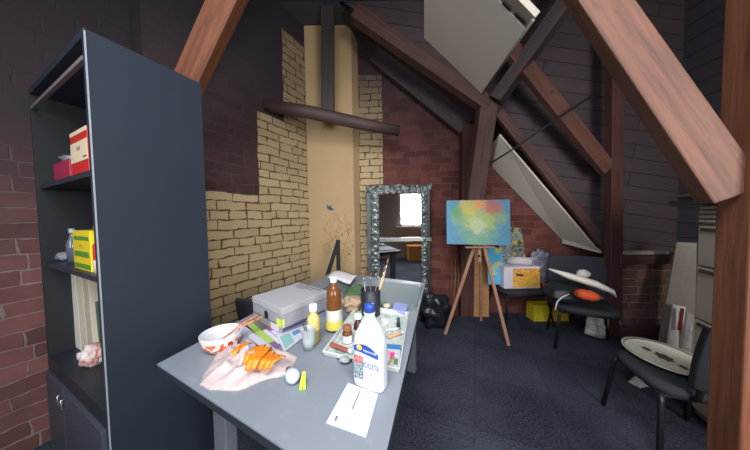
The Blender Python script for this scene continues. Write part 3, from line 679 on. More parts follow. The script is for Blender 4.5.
# glass with brushes
p = onD(309, 349)
root = thing('water_glass', p, 'clear ribbed plastic cup in front of the oil bottle', 'cup')
M_glass = plain('cup_clear', (196, 206, 210), .08, var=.02, bump=0, trans=.0, alpha=.42)
MB().lathe([(0, .002), (.022, .002), (.0225, .0), (.026, .03), (.0275, .04), (.0265, .042), (.031, .095), (.0315, .096), (.030, .096), (.0255, .043), (.025, .03), (.021, .004), (0, .004)], p, 24).build('cup_wall', M_glass, root)
MB().lathe([(0, .005), (.021, .005), (.0245, .03), (0, .03)], p, 20).build('murky_water', plain('water_grey', (150, 156, 150), .1, alpha=.6), root)
for i, (dx, dy) in enumerate(((-.03, .0), (-.012, -.01))):
    q = p+V((.008, .004*i, .008)); e = p+V((dx, dy, .135-.01*i))
    tag(MB().tube([q, q.lerp(e, .8), e], [.002, .0025, .001], 6).build('thin_brush', plain('brush_dark', (70, 62, 60), .5), base=q), ['thin dark brush leaning left in the clear cup', 'shorter thin dark brush in the clear cup'][i], 'brush', 'brushes in the clear cup')
# bottles
def bottle(name, px, py, prof, mats, mis, cap, capm, label, seg=24, extra=None, cat='bottle', **kw):
    p = onD(px, py); r = thing(name, p, label, cat)
    MB().lathe(prof, p, seg, mis=mis).build('bottle_body', mats, r)
    if cap: MB().lathe(cap, p, seg).build('cap', capm, r, bevel=.0006)
    return r, p
M_capw = plain('cap_white', (236, 238, 242), .35, var=.02, bump=0)
r, p = bottle('oil_bottle', 314, 342, [(0, 0), (.026, 0), (.028, .004), (.028, .062), (.028, .1), (.026, .118), (.015, .133), (.013, .14), (.013, .152), (0, .152)], [plain('oil_yellow', (222, 190, 112), .15, var=.03, bump=0), plain('oil_low', (158, 140, 92), .15, var=.05, bump=0)], [1, 1, 1, 0, 0, 0, 0, 0, 0], [(.0165, .148), (.018, .149), (.018, .174), (.0165, .177), (0, .177)], M_capw, 'small bottle of yellow oil with white cap behind the clear cup')
M_amber = plain('amber_glass', (112, 68, 36), .12, var=.15, scale=14, bump=0)
r, p = bottle('varnish_bottle', 334.5, 329, [(0, 0), (.036, 0), (.045, .006), (.046, .02), (.042, .06), (.038, .1), (.037, .112), (.04, .135), (.036, .15), (.0385, .17), (.036, .195), (.022, .222), (.013, .236), (.0125, .25), (0, .25)], M_amber, None, [(.0155, .244), (.017, .245), (.0165, .268), (0, .27)], M_capw, 'tall amber plastic bottle with white cap and yellow label beside the grey box')
MB().lathe([(.0465, .012), (.0468, .02), (.0432, .055)], p, 28).build('label_lower', plain('label_yellow', (226, 214, 96), .5), r)
MB().lathe([(.0432, .055), (.039, .1), (.0385, .108)], p, 28).build('label_upper', blotch('label_white', [(226, 226, 218), (206, 206, 208), (232, 226, 170)], 30, .5), r)
r, p = bottle('pigment_jar', 347.5, 343, [(0, 0), (.022, 0), (.0235, .003), (.0235, .045), (.02, .056), (.016, .06), (.016, .064), (0, .064)], plain('amber_jar', (104, 64, 40), .15), None, [(.0185, .06), (.02, .061), (.0205, .078), (.018, .083), (0, .084)], plain('cap_copper', (150, 96, 66), .35), 'small brown jar with copper lid and white label in the tray corner')
MB().lathe([(.0240, .008), (.0240, .042)], p, 24).build('jar_label', plain('label_pale', (214, 210, 214), .5), r)
r, p = bottle('ink_bottle', 358.5, 344, [(0, 0), (.019, 0), (.0205, .004), (.0205, .085), (.018, .098), (.0115, .108), (.0115, .12), (0, .12)], plain('ink_glass', (62, 26, 28), .15), None, [(.014, .118), (.015, .119), (.015, .136), (0, .137)], M_capw, 'dark red bottle with white cap and long pale label behind the cleaner bottle')
MB().lathe([(.0210, .012), (.0210, .072)], p, 24).build('bottle_label', plain('label_pale2', (204, 200, 200), .5), r)
r, p = bottle('red_paint_jar', 368, 332, [(0, 0), (.02, 0), (.021, .004), (.021, .05), (0, .05)], plain('jar_red_body', (120, 32, 34), .3), None, [(.0225, .05), (.0225, .08), (.021, .083), (0, .083)], plain('cap_red', (206, 34, 44), .35, var=.03), 'small jar with bright red lid behind the cleaner bottle', cat='jar')
# cleaner bottle: flattened flask with shoulders
pL, pR = onD(350, 384), onD(384, 397)
bx_ = (pR-pL).normalized(); by_ = V((-bx_.y, bx_.x, 0)); pc2 = pL.lerp(pR, .5)+by_*.03; MM = Matrix((bx_, by_, V((0, 0, 1)))).transposed()
root = thing('cleaner_bottle', pc2, 'large white cleaner bottle with blue cap and blue oval logo on the desk', 'bottle')
rings = []; m = MB()
HW = .058; prof = [(0, .9, .9), (.004, .98, .96), (.012, 1, 1), (.08, 1, 1), (.14, .99, 1), (.165, .93, .95), (.185, .80, .86), (.21, .58, .7), (.235, .36, .52), (.25, .27, .48), (.262, .26, .46)]
def sq(a, e=.42): c, s_ = math.cos(a), math.sin(a); return (math.copysign(abs(c)**e, c), math.copysign(abs(s_)**e, s_))
SEG = 40; HDp = .030
for z, kx, ky in prof:
    e = .5 if kx > .5 else .9
    rings.append([m.bm.verts.new(pc2+MM@V((sq(2*PI*k/SEG, e)[0]*HW*kx, sq(2*PI*k/SEG, e)[1]*HDp*ky, z))) for k in range(SEG)])
for i in range(len(rings)-1):
    for k in range(SEG):
        f = m.bm.faces.new([rings[i][k], rings[i][(k+1) % SEG], rings[i+1][(k+1) % SEG], rings[i+1][k]]); f.smooth = True
m.bm.faces.new(rings[0][::-1]); m.bm.faces.new(rings[-1])
M_pl = plain('plastic_white', (200, 206, 218), .3, var=.015, bump=0)
m.build('bottle_body', M_pl, root)
M_blue = plain('cap_blue', (44, 74, 160), .35, var=.03, bump=0)
MB().lathe([(.0165, .254), (.018, .255), (.0175, .279), (.0155, .282), (0, .282)], pc2, 24).build('cap', M_blue, root)
MB().lathe([(.0195, .250), (.0195, .254), (.016, .255)], pc2, 24).build('neck_ring', M_pl, root)
def fr_(x, z): return pc2+bx_*x-by_*(HDp+.0008)+V((0, 0, z))
m = MB(); w_ = .046
pts = [fr_(-w_, .134+0*1)]
dome = [fr_(-w_, .128)]+[fr_(-w_+2*w_*k/16, .133+.026*math.sin(PI*(.12+.76*k/16))-(k/16)*.012) for k in range(17)]+[fr_(w_, .116)]
m.face(dome); m.build('blue_oval', M_blue, root)
m = MB(); c = fr_(-.024, .141)-by_*.0006; m.face([c+bx_*.0105*math.cos(2*PI*k/20)+V((0, 0, .0095*math.sin(2*PI*k/20))) for k in range(20)]); m.build('sun_emblem', plain('sun_orange', (244, 190, 84), .4, bump=0), root)
text_mesh('logo_lettering', 'aquacraft', .0135, fr_(.015, .134)-by_*.0006, bx_-V((0, 0, .09)), (0, 0, 1), M_capw, root)
text_mesh('product_lettering', 'BOOSTIL', .027, fr_(.018, .085)-by_*.0002, bx_, (0, 0, 1.6), plain('txt_grey', (96, 100, 112), .5, bump=0), root, stretch=.62)
text_mesh('small_lettering', 'CONCENTRAAT', .007, fr_(.018, .104)-by_*.0002, bx_, (0, 0, 1), plain('txt_pinkish', (212, 176, 172), .5, bump=0), root, stretch=.9)
m = MB()
for i in range(6): m.face([fr_(0, .066-.005*i), fr_(.036-.006*(i % 3), .066-.005*i), fr_(.036-.006*(i % 3), .0645-.005*i), fr_(0, .0645-.005*i)])
m.build('fine_print', plain('txt_pale', (186, 190, 200), .5, bump=0), root)
for x0_, x1_, z0, z1, cols, nm in ((-.046, -.010, .085, .112, [(176, 70, 74), (210, 130, 120), (84, 96, 130)], 'photo_upper'), (-.046, -.010, .032, .083, [(70, 92, 104), (150, 170, 176), (60, 74, 66), (210, 216, 220)], 'photo_lower')):
    m = MB(); m.face([fr_(x0_, z0), fr_(x1_, z0), fr_(x1_, z1), fr_(x0_, z1)]); m.build(nm, blotch(nm, cols, 60, .4, 0), root)
# white card under the bottle
o = sheet_quad('white_card', [(348, 382.7), (378, 394), (366, 437.3), (326, 422.7)], DZ+.0022, plain('card_white', (206, 210, 222), .6, var=.01, bump=0), 'white card with a thin line of grey print in front of the cleaner bottle', 'card', thick=.0014)
cq = [PZ(x, y, DZ+.0028) for x, y in ((348, 382.7), (378, 394), (366, 437.3), (326, 422.7))]
m = MB()
def cbil(u, v): return cq[0].lerp(cq[1], u).lerp(cq[3].lerp(cq[2], u), v)
for i in range(15): m.face([cbil(.44, .1+.032*i), cbil(.485, .1+.032*i), cbil(.485, .124+.032*i), cbil(.44, .124+.032*i)])
m.build('printed_line', plain('txt_card', (120, 124, 140), .6, bump=0), o); m = MB()
for i in range(8): m.face([cbil(.52, .3+.026*i), cbil(.535, .3+.026*i), cbil(.535, .315+.026*i), cbil(.52, .315+.026*i)])
m.build('printed_line', plain('txt_card', (140, 144, 160), .6, bump=0), o); m = MB(); m.face([cbil(.14, .82), cbil(.2, .8), cbil(.21, .9), cbil(.17, .93)])
o2 = m.build('printed_mark', plain('txt_card', (140, 144, 160), .6, bump=0), o)
# tray and its contents
tf = [PZ(322, 357, DZ), PZ(400, 376, DZ), PZ(409, 316, DZ)]; tb = tf[0]+tf[2]-tf[1]; TQ = [tf[0], tf[1], tf[2], tb]; tcen = sum(TQ, V())/4
root = thing('paint_tray', tcen, 'white plastic tray full of paint tubes behind the cleaner bottle', 'tray')
M_tray = plain('tray_white', (208, 212, 206), .35, var=.06, scale=12)
m = MB(); k = lambda s_, z: [tcen+(p-tcen)*s_+V((0, 0, z)) for p in TQ]
L0, L1, L2, L3 = k(.96, .001), k(1.0, .026), k(.965, .026), k(.93, .005)
for a, b_ in ((L0, L1), (L1, L2), (L2, L3)):
    for i in range(4): m.face([a[i], a[(i+1) % 4], b_[(i+1) % 4], b_[i]])
m.face(L3); m.face(L0[::-1]); m.build('tray_shell', [M_tray], root, bevel=.004, weld=True)
m = MB(); m.face(k(.9, .0062)); m.build('paint_stains', blotch('tray_stains', [(200, 204, 196), (150, 180, 172), (196, 196, 186), (204, 204, 196), (120, 164, 160), (206, 202, 192)], 18, .4, 0), root)
TZ = DZ+.0075
def tubeobj(a, b_, r, body, capm, label, name='paint_tube'):
    p0, p1 = PZ(*a, TZ+r), PZ(*b_, TZ+r); o = thing(name, V((p0.x, p0.y, TZ)), label, 'tube' if 'tube' in name else 'marker')
    MB().tube([p0, p0.lerp(p1, .05), p0.lerp(p1, .75), p0.lerp(p1, .84)], [r*.9, r, r*.95, r*.45], 12, flat=.8).build('body', body, o)
    MB().tube([p0.lerp(p1, .84), p1], r*.62, 12).build('cap', capm, o)
tubeobj((331, 344), (352, 352), .011, plain('tube_copper', (158, 84, 70), .35), M_capw, 'copper red paint tube with white cap at the left of the tray')
tubeobj((337, 356), (352, 360), .009, plain('tube_silver', (180, 180, 178), .35), M_blk, 'silver paint tube with black cap in the front left of the tray')
tubeobj((388, 337), (404, 332), .008, plain('tube_orange', (206, 156, 110), .4), M_capw, 'pale orange paint tube behind the cleaner bottle in the tray')
tubeobj((386, 330), (401, 328), .007, plain('tube_white', (214, 216, 208), .4), plain('cap_teal', (60, 140, 140), .4), 'white paint tube with teal cap towards the back of the tray')
tubeobj((388, 366), (396, 356), .009, plain('tube_olive', (150, 152, 80), .4), M_capw, 'olive green paint tube at the front right of the tray')
p = PZ(398.5, 328, TZ+.001); o = thing('black_marker', p, 'stubby black marker standing at the back right of the tray', 'marker')
MB().lathe([(0, 0), (.010, 0), (.010, .03), (0, .03)], p, 14).build('body', M_blk, o); MB().lathe([(.0085, .03), (.008, .052), (0, .053)], p, 14).build('cap', plain('marker_cap', (46, 56, 74), .4), o)
o = sheet_quad('photo_card', [(387, 344), (401, 345), (399, 366), (385, 364)], TZ+.014, col['wh'], 'small card with blue top and pink flower in the tray', 'card', [(0, 1, 0, .26, P('cardblue', (40, 120, 176))), (.3, .62, .42, .75, P('cardpink', (226, 70, 130))), (.1, .3, .35, .6, P('cardpink2', (232, 150, 180))), (.6, .9, .7, .97, col['gr'])], thick=.012)
p = PZ(345, 362, TZ); tag(MB().blob(p+V((0, 0, .011)), (.022, .016, .011), 12, .3, 3).build('paint_rag', blotch('rag', [(190, 196, 196), (140, 150, 150), (210, 206, 200)], 40), base=p), 'small greyish rag at the front left edge of the tray', 'rag')
p = PZ(385, 324, TZ+.001); r = thing('paint_pot', p, 'little pot of teal paint at the back of the tray', 'pot')
MB().lathe([(0, 0), (.014, 0), (.016, .02), (.0145, .02), (.013, .012), (0, .012)], p, 16, mis=[0, 0, 0, 0, 1]).build('pot_body', [M_capw, plain('teal_paint', (70, 160, 158), .2)], r)
# brush holder with brushes
p = onD(371, 315)
root = thing('brush_holder', p, 'black cylindrical pot holding paint brushes on the desk', 'pot')
MB().lathe([(0, 0), (.052, 0), (.054, .004), (.058, .155), (.0555, .155), (.05, .006), (0, .006)], p, 28).build('pot_wall', plain('pot_black', (34, 36, 42), .5), root)
M_br1, M_br2 = plain('handle_wood', (196, 150, 96), .45), plain('bristle', (120, 84, 56), .9)
brs = [((381, 284), (388.5, 258), .0045, (196, 150, 96), 'tall wooden brush leaning right with the highest bristles'), ((379, 284), (385, 266), .0035, (214, 186, 150), 'pale wooden brush just below the tallest brush'), ((375, 284), (379, 270), .003, (120, 110, 104), 'grey handled brush in the middle of the black pot'), ((370, 284), (371, 272), .003, (90, 84, 86), 'dark brush standing upright in the black pot'), ((366, 284), (363, 272), .003, (160, 158, 156), 'light grey brush leaning left in the black pot')]
for a, c_, r_, cl, lb in brs:
    b0 = p+V((.02*(a[0]-373)/8, .0, .01)); e = PY(c_[0], c_[1], p.y); o = thing('paint_brush', b0, lb, 'brush', 'brushes in the black pot')
    k1 = b0.lerp(e, .78); k2 = b0.lerp(e, .87)
    MB().tube([b0, b0.lerp(e, .5), k1], [r_*.6, r_, r_*.9], 8).build('handle', plain('h'+lb[:6], cl, .45), o)
    MB().tube([k1, k2], r_*1.1, 8).build('ferrule', M_steel, o)
    MB().tube([k2, k2.lerp(e, .5), e], [r_*1.1, r_*1.5, r_*.5], 8).build('bristles', M_br2, o)
# things behind: tan bag, green cloth, white curled paper, notepad, cream jar
p = onD(353, 311); tag(MB().blob(p+V((0, 0, .05)), (.065, .055, .048), 21, .5, 1.6, 4).build('tan_bag', plain('tan_paper', (166, 140, 116), .8), base=p), 'crumpled tan paper bag between the amber bottle and the brush pot', 'bag')
ol = [onD(x, y) for x, y in ((342, 300), (346, 289), (362, 286), (368, 296), (360, 303))]
tag(MB().sheet(ol, .07, 14, fr=9).build('green_cloth', plain('cloth_green', (84, 112, 72), .9), base=onD(354, 296)), 'green cloth heaped behind the amber bottle', 'cloth')
ol = [onD(x, y) for x, y in ((322, 290), (334, 282), (352, 282), (348, 292), (334, 296))]
tag(MB().sheet(ol, .05, 33, fr=9).build('grey_cloth', plain('cloth_grey', (92, 98, 100), .9), base=onD(337, 288)), 'grey-blue cloth at the far left end of the desk', 'cloth')
q = [PZ(327, 277, DZ+.07), PZ(335, 270, DZ+.09), PZ(358, 272, DZ+.09), PZ(350, 281, DZ+.06)]
m = MB(); nu = 10
rows = []
for j in range(5):
    row = []
    for i in range(nu+1):
        u, v = i/nu, j/4; pp = q[0].lerp(q[3], u).lerp(q[1].lerp(q[2], u), v); pp.z += .012*math.sin(u*PI*1.4+.5)-.05*(v-.5)**2; row.append(pp)
    rows.append(row)
for j in range(4):
    for i in range(nu): m.face([rows[j][i], rows[j][i+1], rows[j+1][i+1], rows[j+1][i]], smooth=True)
o = m.build('curled_paper', plain('paper_white', (206, 202, 200), .8), base=q[0], weld=True); sm = o.modifiers.new('s', 'SOLIDIFY'); sm.thickness = .004
tag(o, 'curled white paper lying on top of the cloths at the far end of the desk', 'paper')
q = [PZ(392, 309, DZ+.03), PZ(405, 312, DZ+.03), PZ(408, 304, DZ+.03), PZ(395, 302, DZ+.03)]
tag(MB().hexa([V((a.x, a.y, DZ+.0105)) for a in q], q).build('notepad', plain('lilac_pad', (150, 156, 204), .6), base=q[0]-V((0, 0, .02)), bevel=.002), 'lilac blue notepad lying behind the tray', 'notepad')
p = onD(386.5, 311); r = thing('cream_jar', p, 'small jar with cream lid behind the tray beside the lilac notepad', 'jar')
MB().lathe([(0, 0), (.02, 0), (.022, .03), (0, .03)], p, 18).build('jar_body', plain('jar_grey', (130, 128, 124), .3), r); MB().lathe([(.0235, .03), (.0235, .045), (0, .046)], p, 18).build('lid', plain('lid_cream', (186, 170, 146), .5), r)
# black folding stand behind the desk end
ap = PY(338, 242, 2.6); l1 = PY(327, 276, 2.6); l2 = PY(338.5, 276, 2.6)
root = thing('folding_stand', V((ap.x, 2.6, 0)), 'black A-shaped folded stand in front of the cream chimney', 'stand')
for l in (l1, l2):
    d = (l-ap); e = ap+d*(ap.z/(ap.z-l.z)); e.y = 2.62
    MB().beam(ap, e, .045, .025, (1, 0, 0)).build('leg', M_blk, root, bevel=.006)
MB().box(ap+V((0, 0, .0)), (.05, .035, .05)).build('hinge', M_blk, root, bevel=.01)

# black chair between desk and left wall
def chair(name, label, pos, rz, seat_w=.46, seat_d=.44, sz=.44, back=True, bh=.36, mat=None, bw=1, bxo=0, group='black visitor chairs', back_gap=.12):
    M = Matrix.Rotation(rz, 3, 'Z'); g = lambda x, y, z: V(pos)+M@V((x, y, z))
    mat = mat or plain('chair_fabric', (44, 46, 52), .85, var=.15, scale=60)
    mf = plain('chair_frame', (30, 31, 34), .4)
    r = thing(name, V(pos), label, 'chair', group)
    m = MB(); a, b_ = seat_w/2, seat_d/2; n = 24
    def ring(z, s_): return [g(sq(2*PI*k/n, .55)[0]*a*s_, sq(2*PI*k/n, .55)[1]*b_*s_, z) for k in range(n)]
    R_ = [ring(sz-.05, .9), ring(sz-.045, .98), ring(sz-.02, 1), ring(sz-.004, .96), ring(sz, .8)]
    vs = [[m.bm.verts.new(p) for p in q] for q in R_]
    for i in range(4):
        for k in range(n):
            f = m.bm.faces.new([vs[i][k], vs[i][(k+1) % n], vs[i+1][(k+1) % n], vs[i+1][k]]); f.smooth = True
    m.bm.faces.new(vs[0][::-1]); m.bm.faces.new(vs[-1]); m.build('seat', mat, r)
    for sx in (-1, 1):
        for sy in (-1, 1):
            MB().tube([g(sx*a*.82, sy*b_*.8, sz-.05), g(sx*a*.86, sy*b_*.86, sz-.09), g(sx*a*1.0, sy*b_*1.08, .004)], .0125, 8).build('leg', mf, r)
    MB().tube([g(-a*.82, -b_*.8, sz-.06), g(a*.82, -b_*.8, sz-.06), g(a*.82, b_*.8, sz-.06), g(-a*.82, b_*.8, sz-.06), g(-a*.82, -b_*.8, sz-.06)], .011, 8).build('seat_frame', mf, r)
    if back:
        m = MB(); nx = 10; z0 = sz+back_gap; rows = []
        for side in (0, 1):
            gr = []
            for j in range(7):
                v = j/6; row = []
                for i in range(nx+1):
                    u = i/nx*2-1; wv = a*(.98-.10*abs(v-.5)**2*4*.6); x = u*wv*bw+bxo; y = b_+.03+.06*v-.035*(1-u*u)*-1+side*.035; row.append(m.bm.verts.new(g(x, y-.03, z0+v*bh)))
                gr.append(row)
            rows.append(gr)
        for side in (0, 1):
            for j in range(6):
                for i in range(nx):
                    f = m.bm.faces.new([rows[side][j][i], rows[side][j][i+1], rows[side][j+1][i+1], rows[side][j+1][i]]); f.smooth = True
        for j in range(6):
            for i in (0, nx): m.bm.faces.new([rows[0][j][i], rows[0][j+1][i], rows[1][j+1][i], rows[1][j][i]])
        for i in range(nx):
            for j in (0, 6): m.bm.faces.new([rows[0][j][i], rows[0][j][i+1], rows[1][j][i+1], rows[1][j][i]])
        m.build('backrest', mat, r, bevel=.008)
        for sx in (-1, 1):
            MB().tube([g(sx*a*.7*bw+bxo, b_*.75, sz-.06), g(sx*a*.72*bw+bxo, b_+.02, sz-.02), g(sx*a*.72*bw+bxo, b_+.05, z0+.12)], .0125, 8).build('back_support', mf, r)
    return r
p = PY(247, 296, 1.62); 
chair('visitor_chair', 'black chair almost hidden between the grey box and the brick wall', (-.93, 1.96, 0), .0+PI*1.0, bh=.24, sz=.44, back_gap=.03, seat_w=.30, seat_d=.30)

# ------------------------------------------------------------------ wall painting on the chimney
def CH(px, py, off=.002): return PY(px, py, CHY-off)
root = thing('wall_painting', CH(338, 240, 0), 'faint painting of brown twigs and a blue bird on the cream chimney', 'painting')
m = MB(); rnd = random.Random(3)
def strip(m, a, b_, w):
    d = (b_-a).normalized(); n = V((-d.z, 0, d.x))*w; m.face([a-n, b_-n*.5, b_+n*.5, a+n])
for (a, b_) in (((340, 262), (333, 240)), ((333, 240), (324, 228)), ((333, 240), (340, 222)), ((340, 262), (348, 235)), ((348, 235), (345, 215)), ((348, 235), (354, 225)), ((333, 240), (322, 246)), ((340, 222), (334, 212))):
    strip(m, CH(*a), CH(*b_), .0035)
m.build('twigs', plain('twig_paint', (142, 108, 66), .9), root)
m = MB()
for i in range(90):
    an = rnd.random()*2*PI; rr_ = rnd.random()**.6; x, y = 338+17*rr_*math.cos(an), 240+23*rr_*math.sin(an)
    a = CH(x, y, .003); d = rnd.random()*PI; l = .009+.012*rnd.random(); dx = V((math.cos(d), 0, math.sin(d)))*l; dn_ = V((-math.sin(d), 0, math.cos(d)))*l*.4
    m.face([a-dx, a+dn_, a+dx, a-dn_])
m.build('leaves', blotch('leaf_paint', [(120, 86, 50), (160, 126, 72), (104, 96, 60)], 20, .9, 0), root)
m = MB(); bd = [(326.5, 203), (328, 206), (331, 207), (334, 209.5), (333, 210.5), (329, 210), (327, 208)]
m.face([CH(x, y, .0035) for x, y in bd]); m.face([CH(x, y, .004) for x, y in ((328, 206), (332, 205.5), (330, 208.5))]); m.build('bird', plain('bird_blue', (62, 84, 116), .8), root)

# ------------------------------------------------------------------ mirror
MY = 2.88
def MR(px, py, off=0): return PY(px, py, MY-off)
xl_, xr_ = MR(367, 240).x, MR(430, 240).x; zt_ = MR(400, 192).z
root = thing('ornate_mirror', V(((xl_+xr_)/2, MY, 0)), 'tall silver ornate framed mirror standing before the brick back wall', 'mirror')
t = NT('mirror_glass'); t.b.inputs['Base Color'].default_value = (.72, .72, .74, 1); t.b.inputs['Metallic'].default_value = 1; t.b.inputs['Roughness'].default_value = .03
M_mir = t.m
t = NT('mosaic_silver'); tc = t.n('ShaderNodeTexCoord'); vo = t.n('ShaderNodeTexVoronoi', Scale=34.0); t.l(tc.outputs['Object'], vo.inputs['Vector'])
sp = t.n('ShaderNodeSeparateColor'); t.l(vo.outputs['Color'], sp.inputs[0])
t.l(t.ramp(sp.outputs[0], [(0, srgb(40, 46, 46)), (.5, srgb(84, 92, 90)), (.85, srgb(120, 126, 122))]), t.b.inputs['Base Color'])
t.b.inputs['Metallic'].default_value = .5; t.b.inputs['Roughness'].default_value = .45; t.bump(vo.outputs[0], .9, .01); M_mos = t.m
gx0, gx1 = MR(379, 240).x, MR(421.5, 240).x; gt = zt_-.03
MB().box(((gx0+gx1)/2, MY+.0, (gt+.06)/2), (gx1-gx0, .01, gt-.06)).build('mirror_glass', M_mir, root)
def fbar(nm, x0, x1, z0, z1, th=.05, mat=M_mos): return MB().box(((x0+x1)/2, MY, (z0+z1)/2), (x1-x0, th, z1-z0)).build(nm, mat, root, bevel=.006)
xm0, xm1 = MR(371.5, 240).x, MR(427, 240).x
fbar('frame_side', xl_, xm0, .02, zt_, .035, plain('bevel_glass', (170, 178, 182), .12, metal=.8, var=.05))
fbar('frame_side', xm0+.002, gx0+.004, .02, zt_, .05)
fbar('frame_side', gx1-.004, xm1, .02, zt_, .05)
fbar('frame_side', xm1+.002, xr_, .02, zt_, .03, plain('frame_dark', (60, 66, 66), .4, metal=.5))
fbar('frame_bottom', xl_, xr_, 0.0, .075)
zc0, zc1 = MR(400, 241.5).z, MR(400, 237.5).z
MB().box(((gx0+xr_+.02)/2, MY-.012, (zc0+zc1)/2), (xr_+.02-gx0, .03, zc1-zc0)).build('frame_crossbar', plain('bar_silver', (150, 154, 152), .25, metal=.8), root, bevel=.004)
cr = [MR(367, 192), MR(364.5, 184.5), MR(372, 188), MR(378, 185.2), MR(392, 186.2), MR(399, 184), MR(406, 186), MR(424, 184.6), MR(433, 183.5), MR(429, 193)]
MB().prism([p+V((0, -.03, 0)) for p in cr], (0, .05, 0)).build('crown', M_mos, root, bevel=.003)
def rosette(x, z, r_):
    MB().lathe([(0, .006), (r_*.4, .006), (r_*.5, .001), (r_*.8, .005), (r_, 0)], (x, MY-.026, z), 10, Matrix.Rotation(PI/2, 3, 'X')).build('rosette', plain('rosette_silver', (120, 128, 126), .3, metal=.7, var=.25, scale=40), root)
xx = (xm0+gx0)/2; z = .12
while z < zt_-.05: rosette(xx, z, .03); rosette((gx1+xm1)/2, z, .024); z += .09
for i in range(8): rosette(xm0+.04+i*(xm1-xm0-.06)/8, zt_-.0, .03)

# ------------------------------------------------------------------ bin bag, stalks, easel, boards
p = V((PY(434, 300, 2.72).x, 2.68, 0)); 
m = MB().blob(p+V((0, 0, .19)), (.18, .12, .20), 41, .45, 2.0, 4)
tag(m.build('bin_bag', plain('bag_black', (30, 34, 40), .3, var=.2, scale=9, bump=1.0), base=p), 'glossy black plastic bin bag on the carpet right of the desk', 'bag')
root = thing('dried_stalks', BP(455, 318, .12), 'thin dried stalks leaning on the brick wall left of the easel', 'plant')
rnd = random.Random(5)
for i in range(6):
    a = BP(449+1.6*i, 311, .16); b_ = BP(452+1.9*i+rnd.random()*2, 243+rnd.random()*14, .05); a.z = .01
    MB().tube([a, a.lerp(b_, .5)+V((rnd.uniform(-.02, .02), 0, 0)), b_], [.006, .005, .003], 6).build('stalk', plain('stalk', (126, 88, 66), .8), root)
# plywood board
q = [BP(472, 311, .14), BP(489, 311, .14), BP(489, 240, .02), BP(472, 240, .02)]
q[0].z = q[1].z = .001
tag(MB().prism(q, (0, .012, 0)).build('plywood_board', wood('plywood', (176, 120, 72), (204, 152, 98)), base=q[0]), 'upright orange-tan plywood board leaning on the back wall behind the easel', 'board')
# easel
M_eas = wood('easel_wood', (150, 106, 84), (192, 146, 118), 2)
fl = PZ(445, 334, 0); frt = PZ(508.5, 345.5, 0); tl = PY(476, 236, 2.44); tr = PY(482.5, 236, 2.42); apx = PY(479, 212, 2.46)
root = thing('easel', V(((fl.x+frt.x)/2, (fl.y+frt.y)/2, 0)), 'wooden tripod easel standing on the carpet before the brick wall', 'easel')
def ext(a, b_, k): return a+(b_-a)*k
MB().beam(fl, PY(479, 232, 2.47), .032, .02, (1, 0, 0)).build('leg', M_eas, root, bevel=.002)
MB().beam(frt, PY(480.5, 232, 2.45), .032, .02, (1, 0, 0)).build('leg', M_eas, root, bevel=.002)
rb = BP(481, 311, .25); rb.z = 0
MB().beam(rb, PY(480, 232, 2.5), .026, .018, (1, 0, 0)).build('leg', M_eas, root, bevel=.002)
MB().beam(PY(479.5, 262, 2.445), PY(479, 205, 2.475), .03, .018, (1, 0, 0)).build('mast', M_eas, root, bevel=.002)
MB().box(PY(479.5, 247, 2.415), (.3, .05, .018)).build('ledge', M_eas, root, bevel=.002)
MB().lathe([(0, -.012), (.012, -.012), (.012, .0), (0, .0)], PY(479.5, 256, 2.43), 12, Matrix.Rotation(PI/2, 3, 'X')).build('clamp_knob', M_blk, root)
# painting
ca, cb2, cc2, cd2 = PY(447, 244, 2.37), PY(510.5, 245.5, 2.37), PY(510, 199.5, 2.395), PY(446.5, 200.5, 2.395)
t = NT('abstract_painting'); uv = t.n('ShaderNodeUVMap'); sp = t.n('ShaderNodeSeparateXYZ'); t.l(uv.outputs[0], sp.inputs[0])
n1 = t.n('ShaderNodeTexNoise', Scale=6.0, Detail=6.0, Roughness=.7); t.l(uv.outputs[0], n1.inputs['Vector'])
n2 = t.n('ShaderNodeTexNoise', Scale=28.0, Detail=6.0); t.l(uv.outputs[0], n2.inputs['Vector'])
def blobm(cx, cy, sx, sy):
    a = t.math('MULTIPLY', t.math('SUBTRACT', sp.outputs[0], cx), 1/sx); b_ = t.math('MULTIPLY', t.math('SUBTRACT', sp.outputs[1], cy), 1/sy)
    d = t.math('SQRT', t.math('ADD', t.math('MULTIPLY', a, a), t.math('MULTIPLY', b_, b_)))
    d = t.math('ADD', d, t.math('MULTIPLY', t.math('SUBTRACT', n1.outputs[0], .5), 1.6))
    mr = t.n('ShaderNodeMapRange'); t.l(d, mr.inputs[0]); mr.inputs[1].default_value = 1.15; mr.inputs[2].default_value = .55; mr.inputs[3].default_value = 0; mr.inputs[4].default_value = 1; return mr.outputs[0]
c = t.mix(n2.outputs[0], srgb(58, 112, 146), srgb(104, 160, 184))
for cx, cy, sx, sy, cl, st in ((.5, .3, .33, .5, (120, 160, 128), .85), (.5, .62, .42, .34, (160, 178, 96), .9), (.34, .84, .2, .22, (200, 180, 84), .8), (.72, .84, .2, .2, (184, 98, 92), .8), (.53, .9, .13, .16, (226, 150, 90), .7), (.16, .72, .1, .2, (84, 150, 90), .7), (.49, .42, .13, .2, (200, 204, 170), .5)):
    c = t.mix(t.math('MULTIPLY', blobm(cx, cy, sx, sy), st), c, srgb(*cl))
vo = t.n('ShaderNodeTexVoronoi', Scale=60.0); t.l(uv.outputs[0], vo.inputs['Vector'])
spk = t.math('MULTIPLY', t.math('LESS_THAN', vo.outputs[0], .3), blobm(.5, .5, .25, .45))
c = t.mix(t.math('MULTIPLY', spk, .7), c, srgb(236, 232, 214)); t.l(c, t.b.inputs['Base Color']); t.b.inputs['Roughness'].default_value = .6; t.bump(n2.outputs[0], .3, .003)
M_pt = t.m
root = thing('easel_painting', ca.lerp(cb2, .5), 'wide abstract painting in blue, green, yellow and pink on the easel', 'painting')
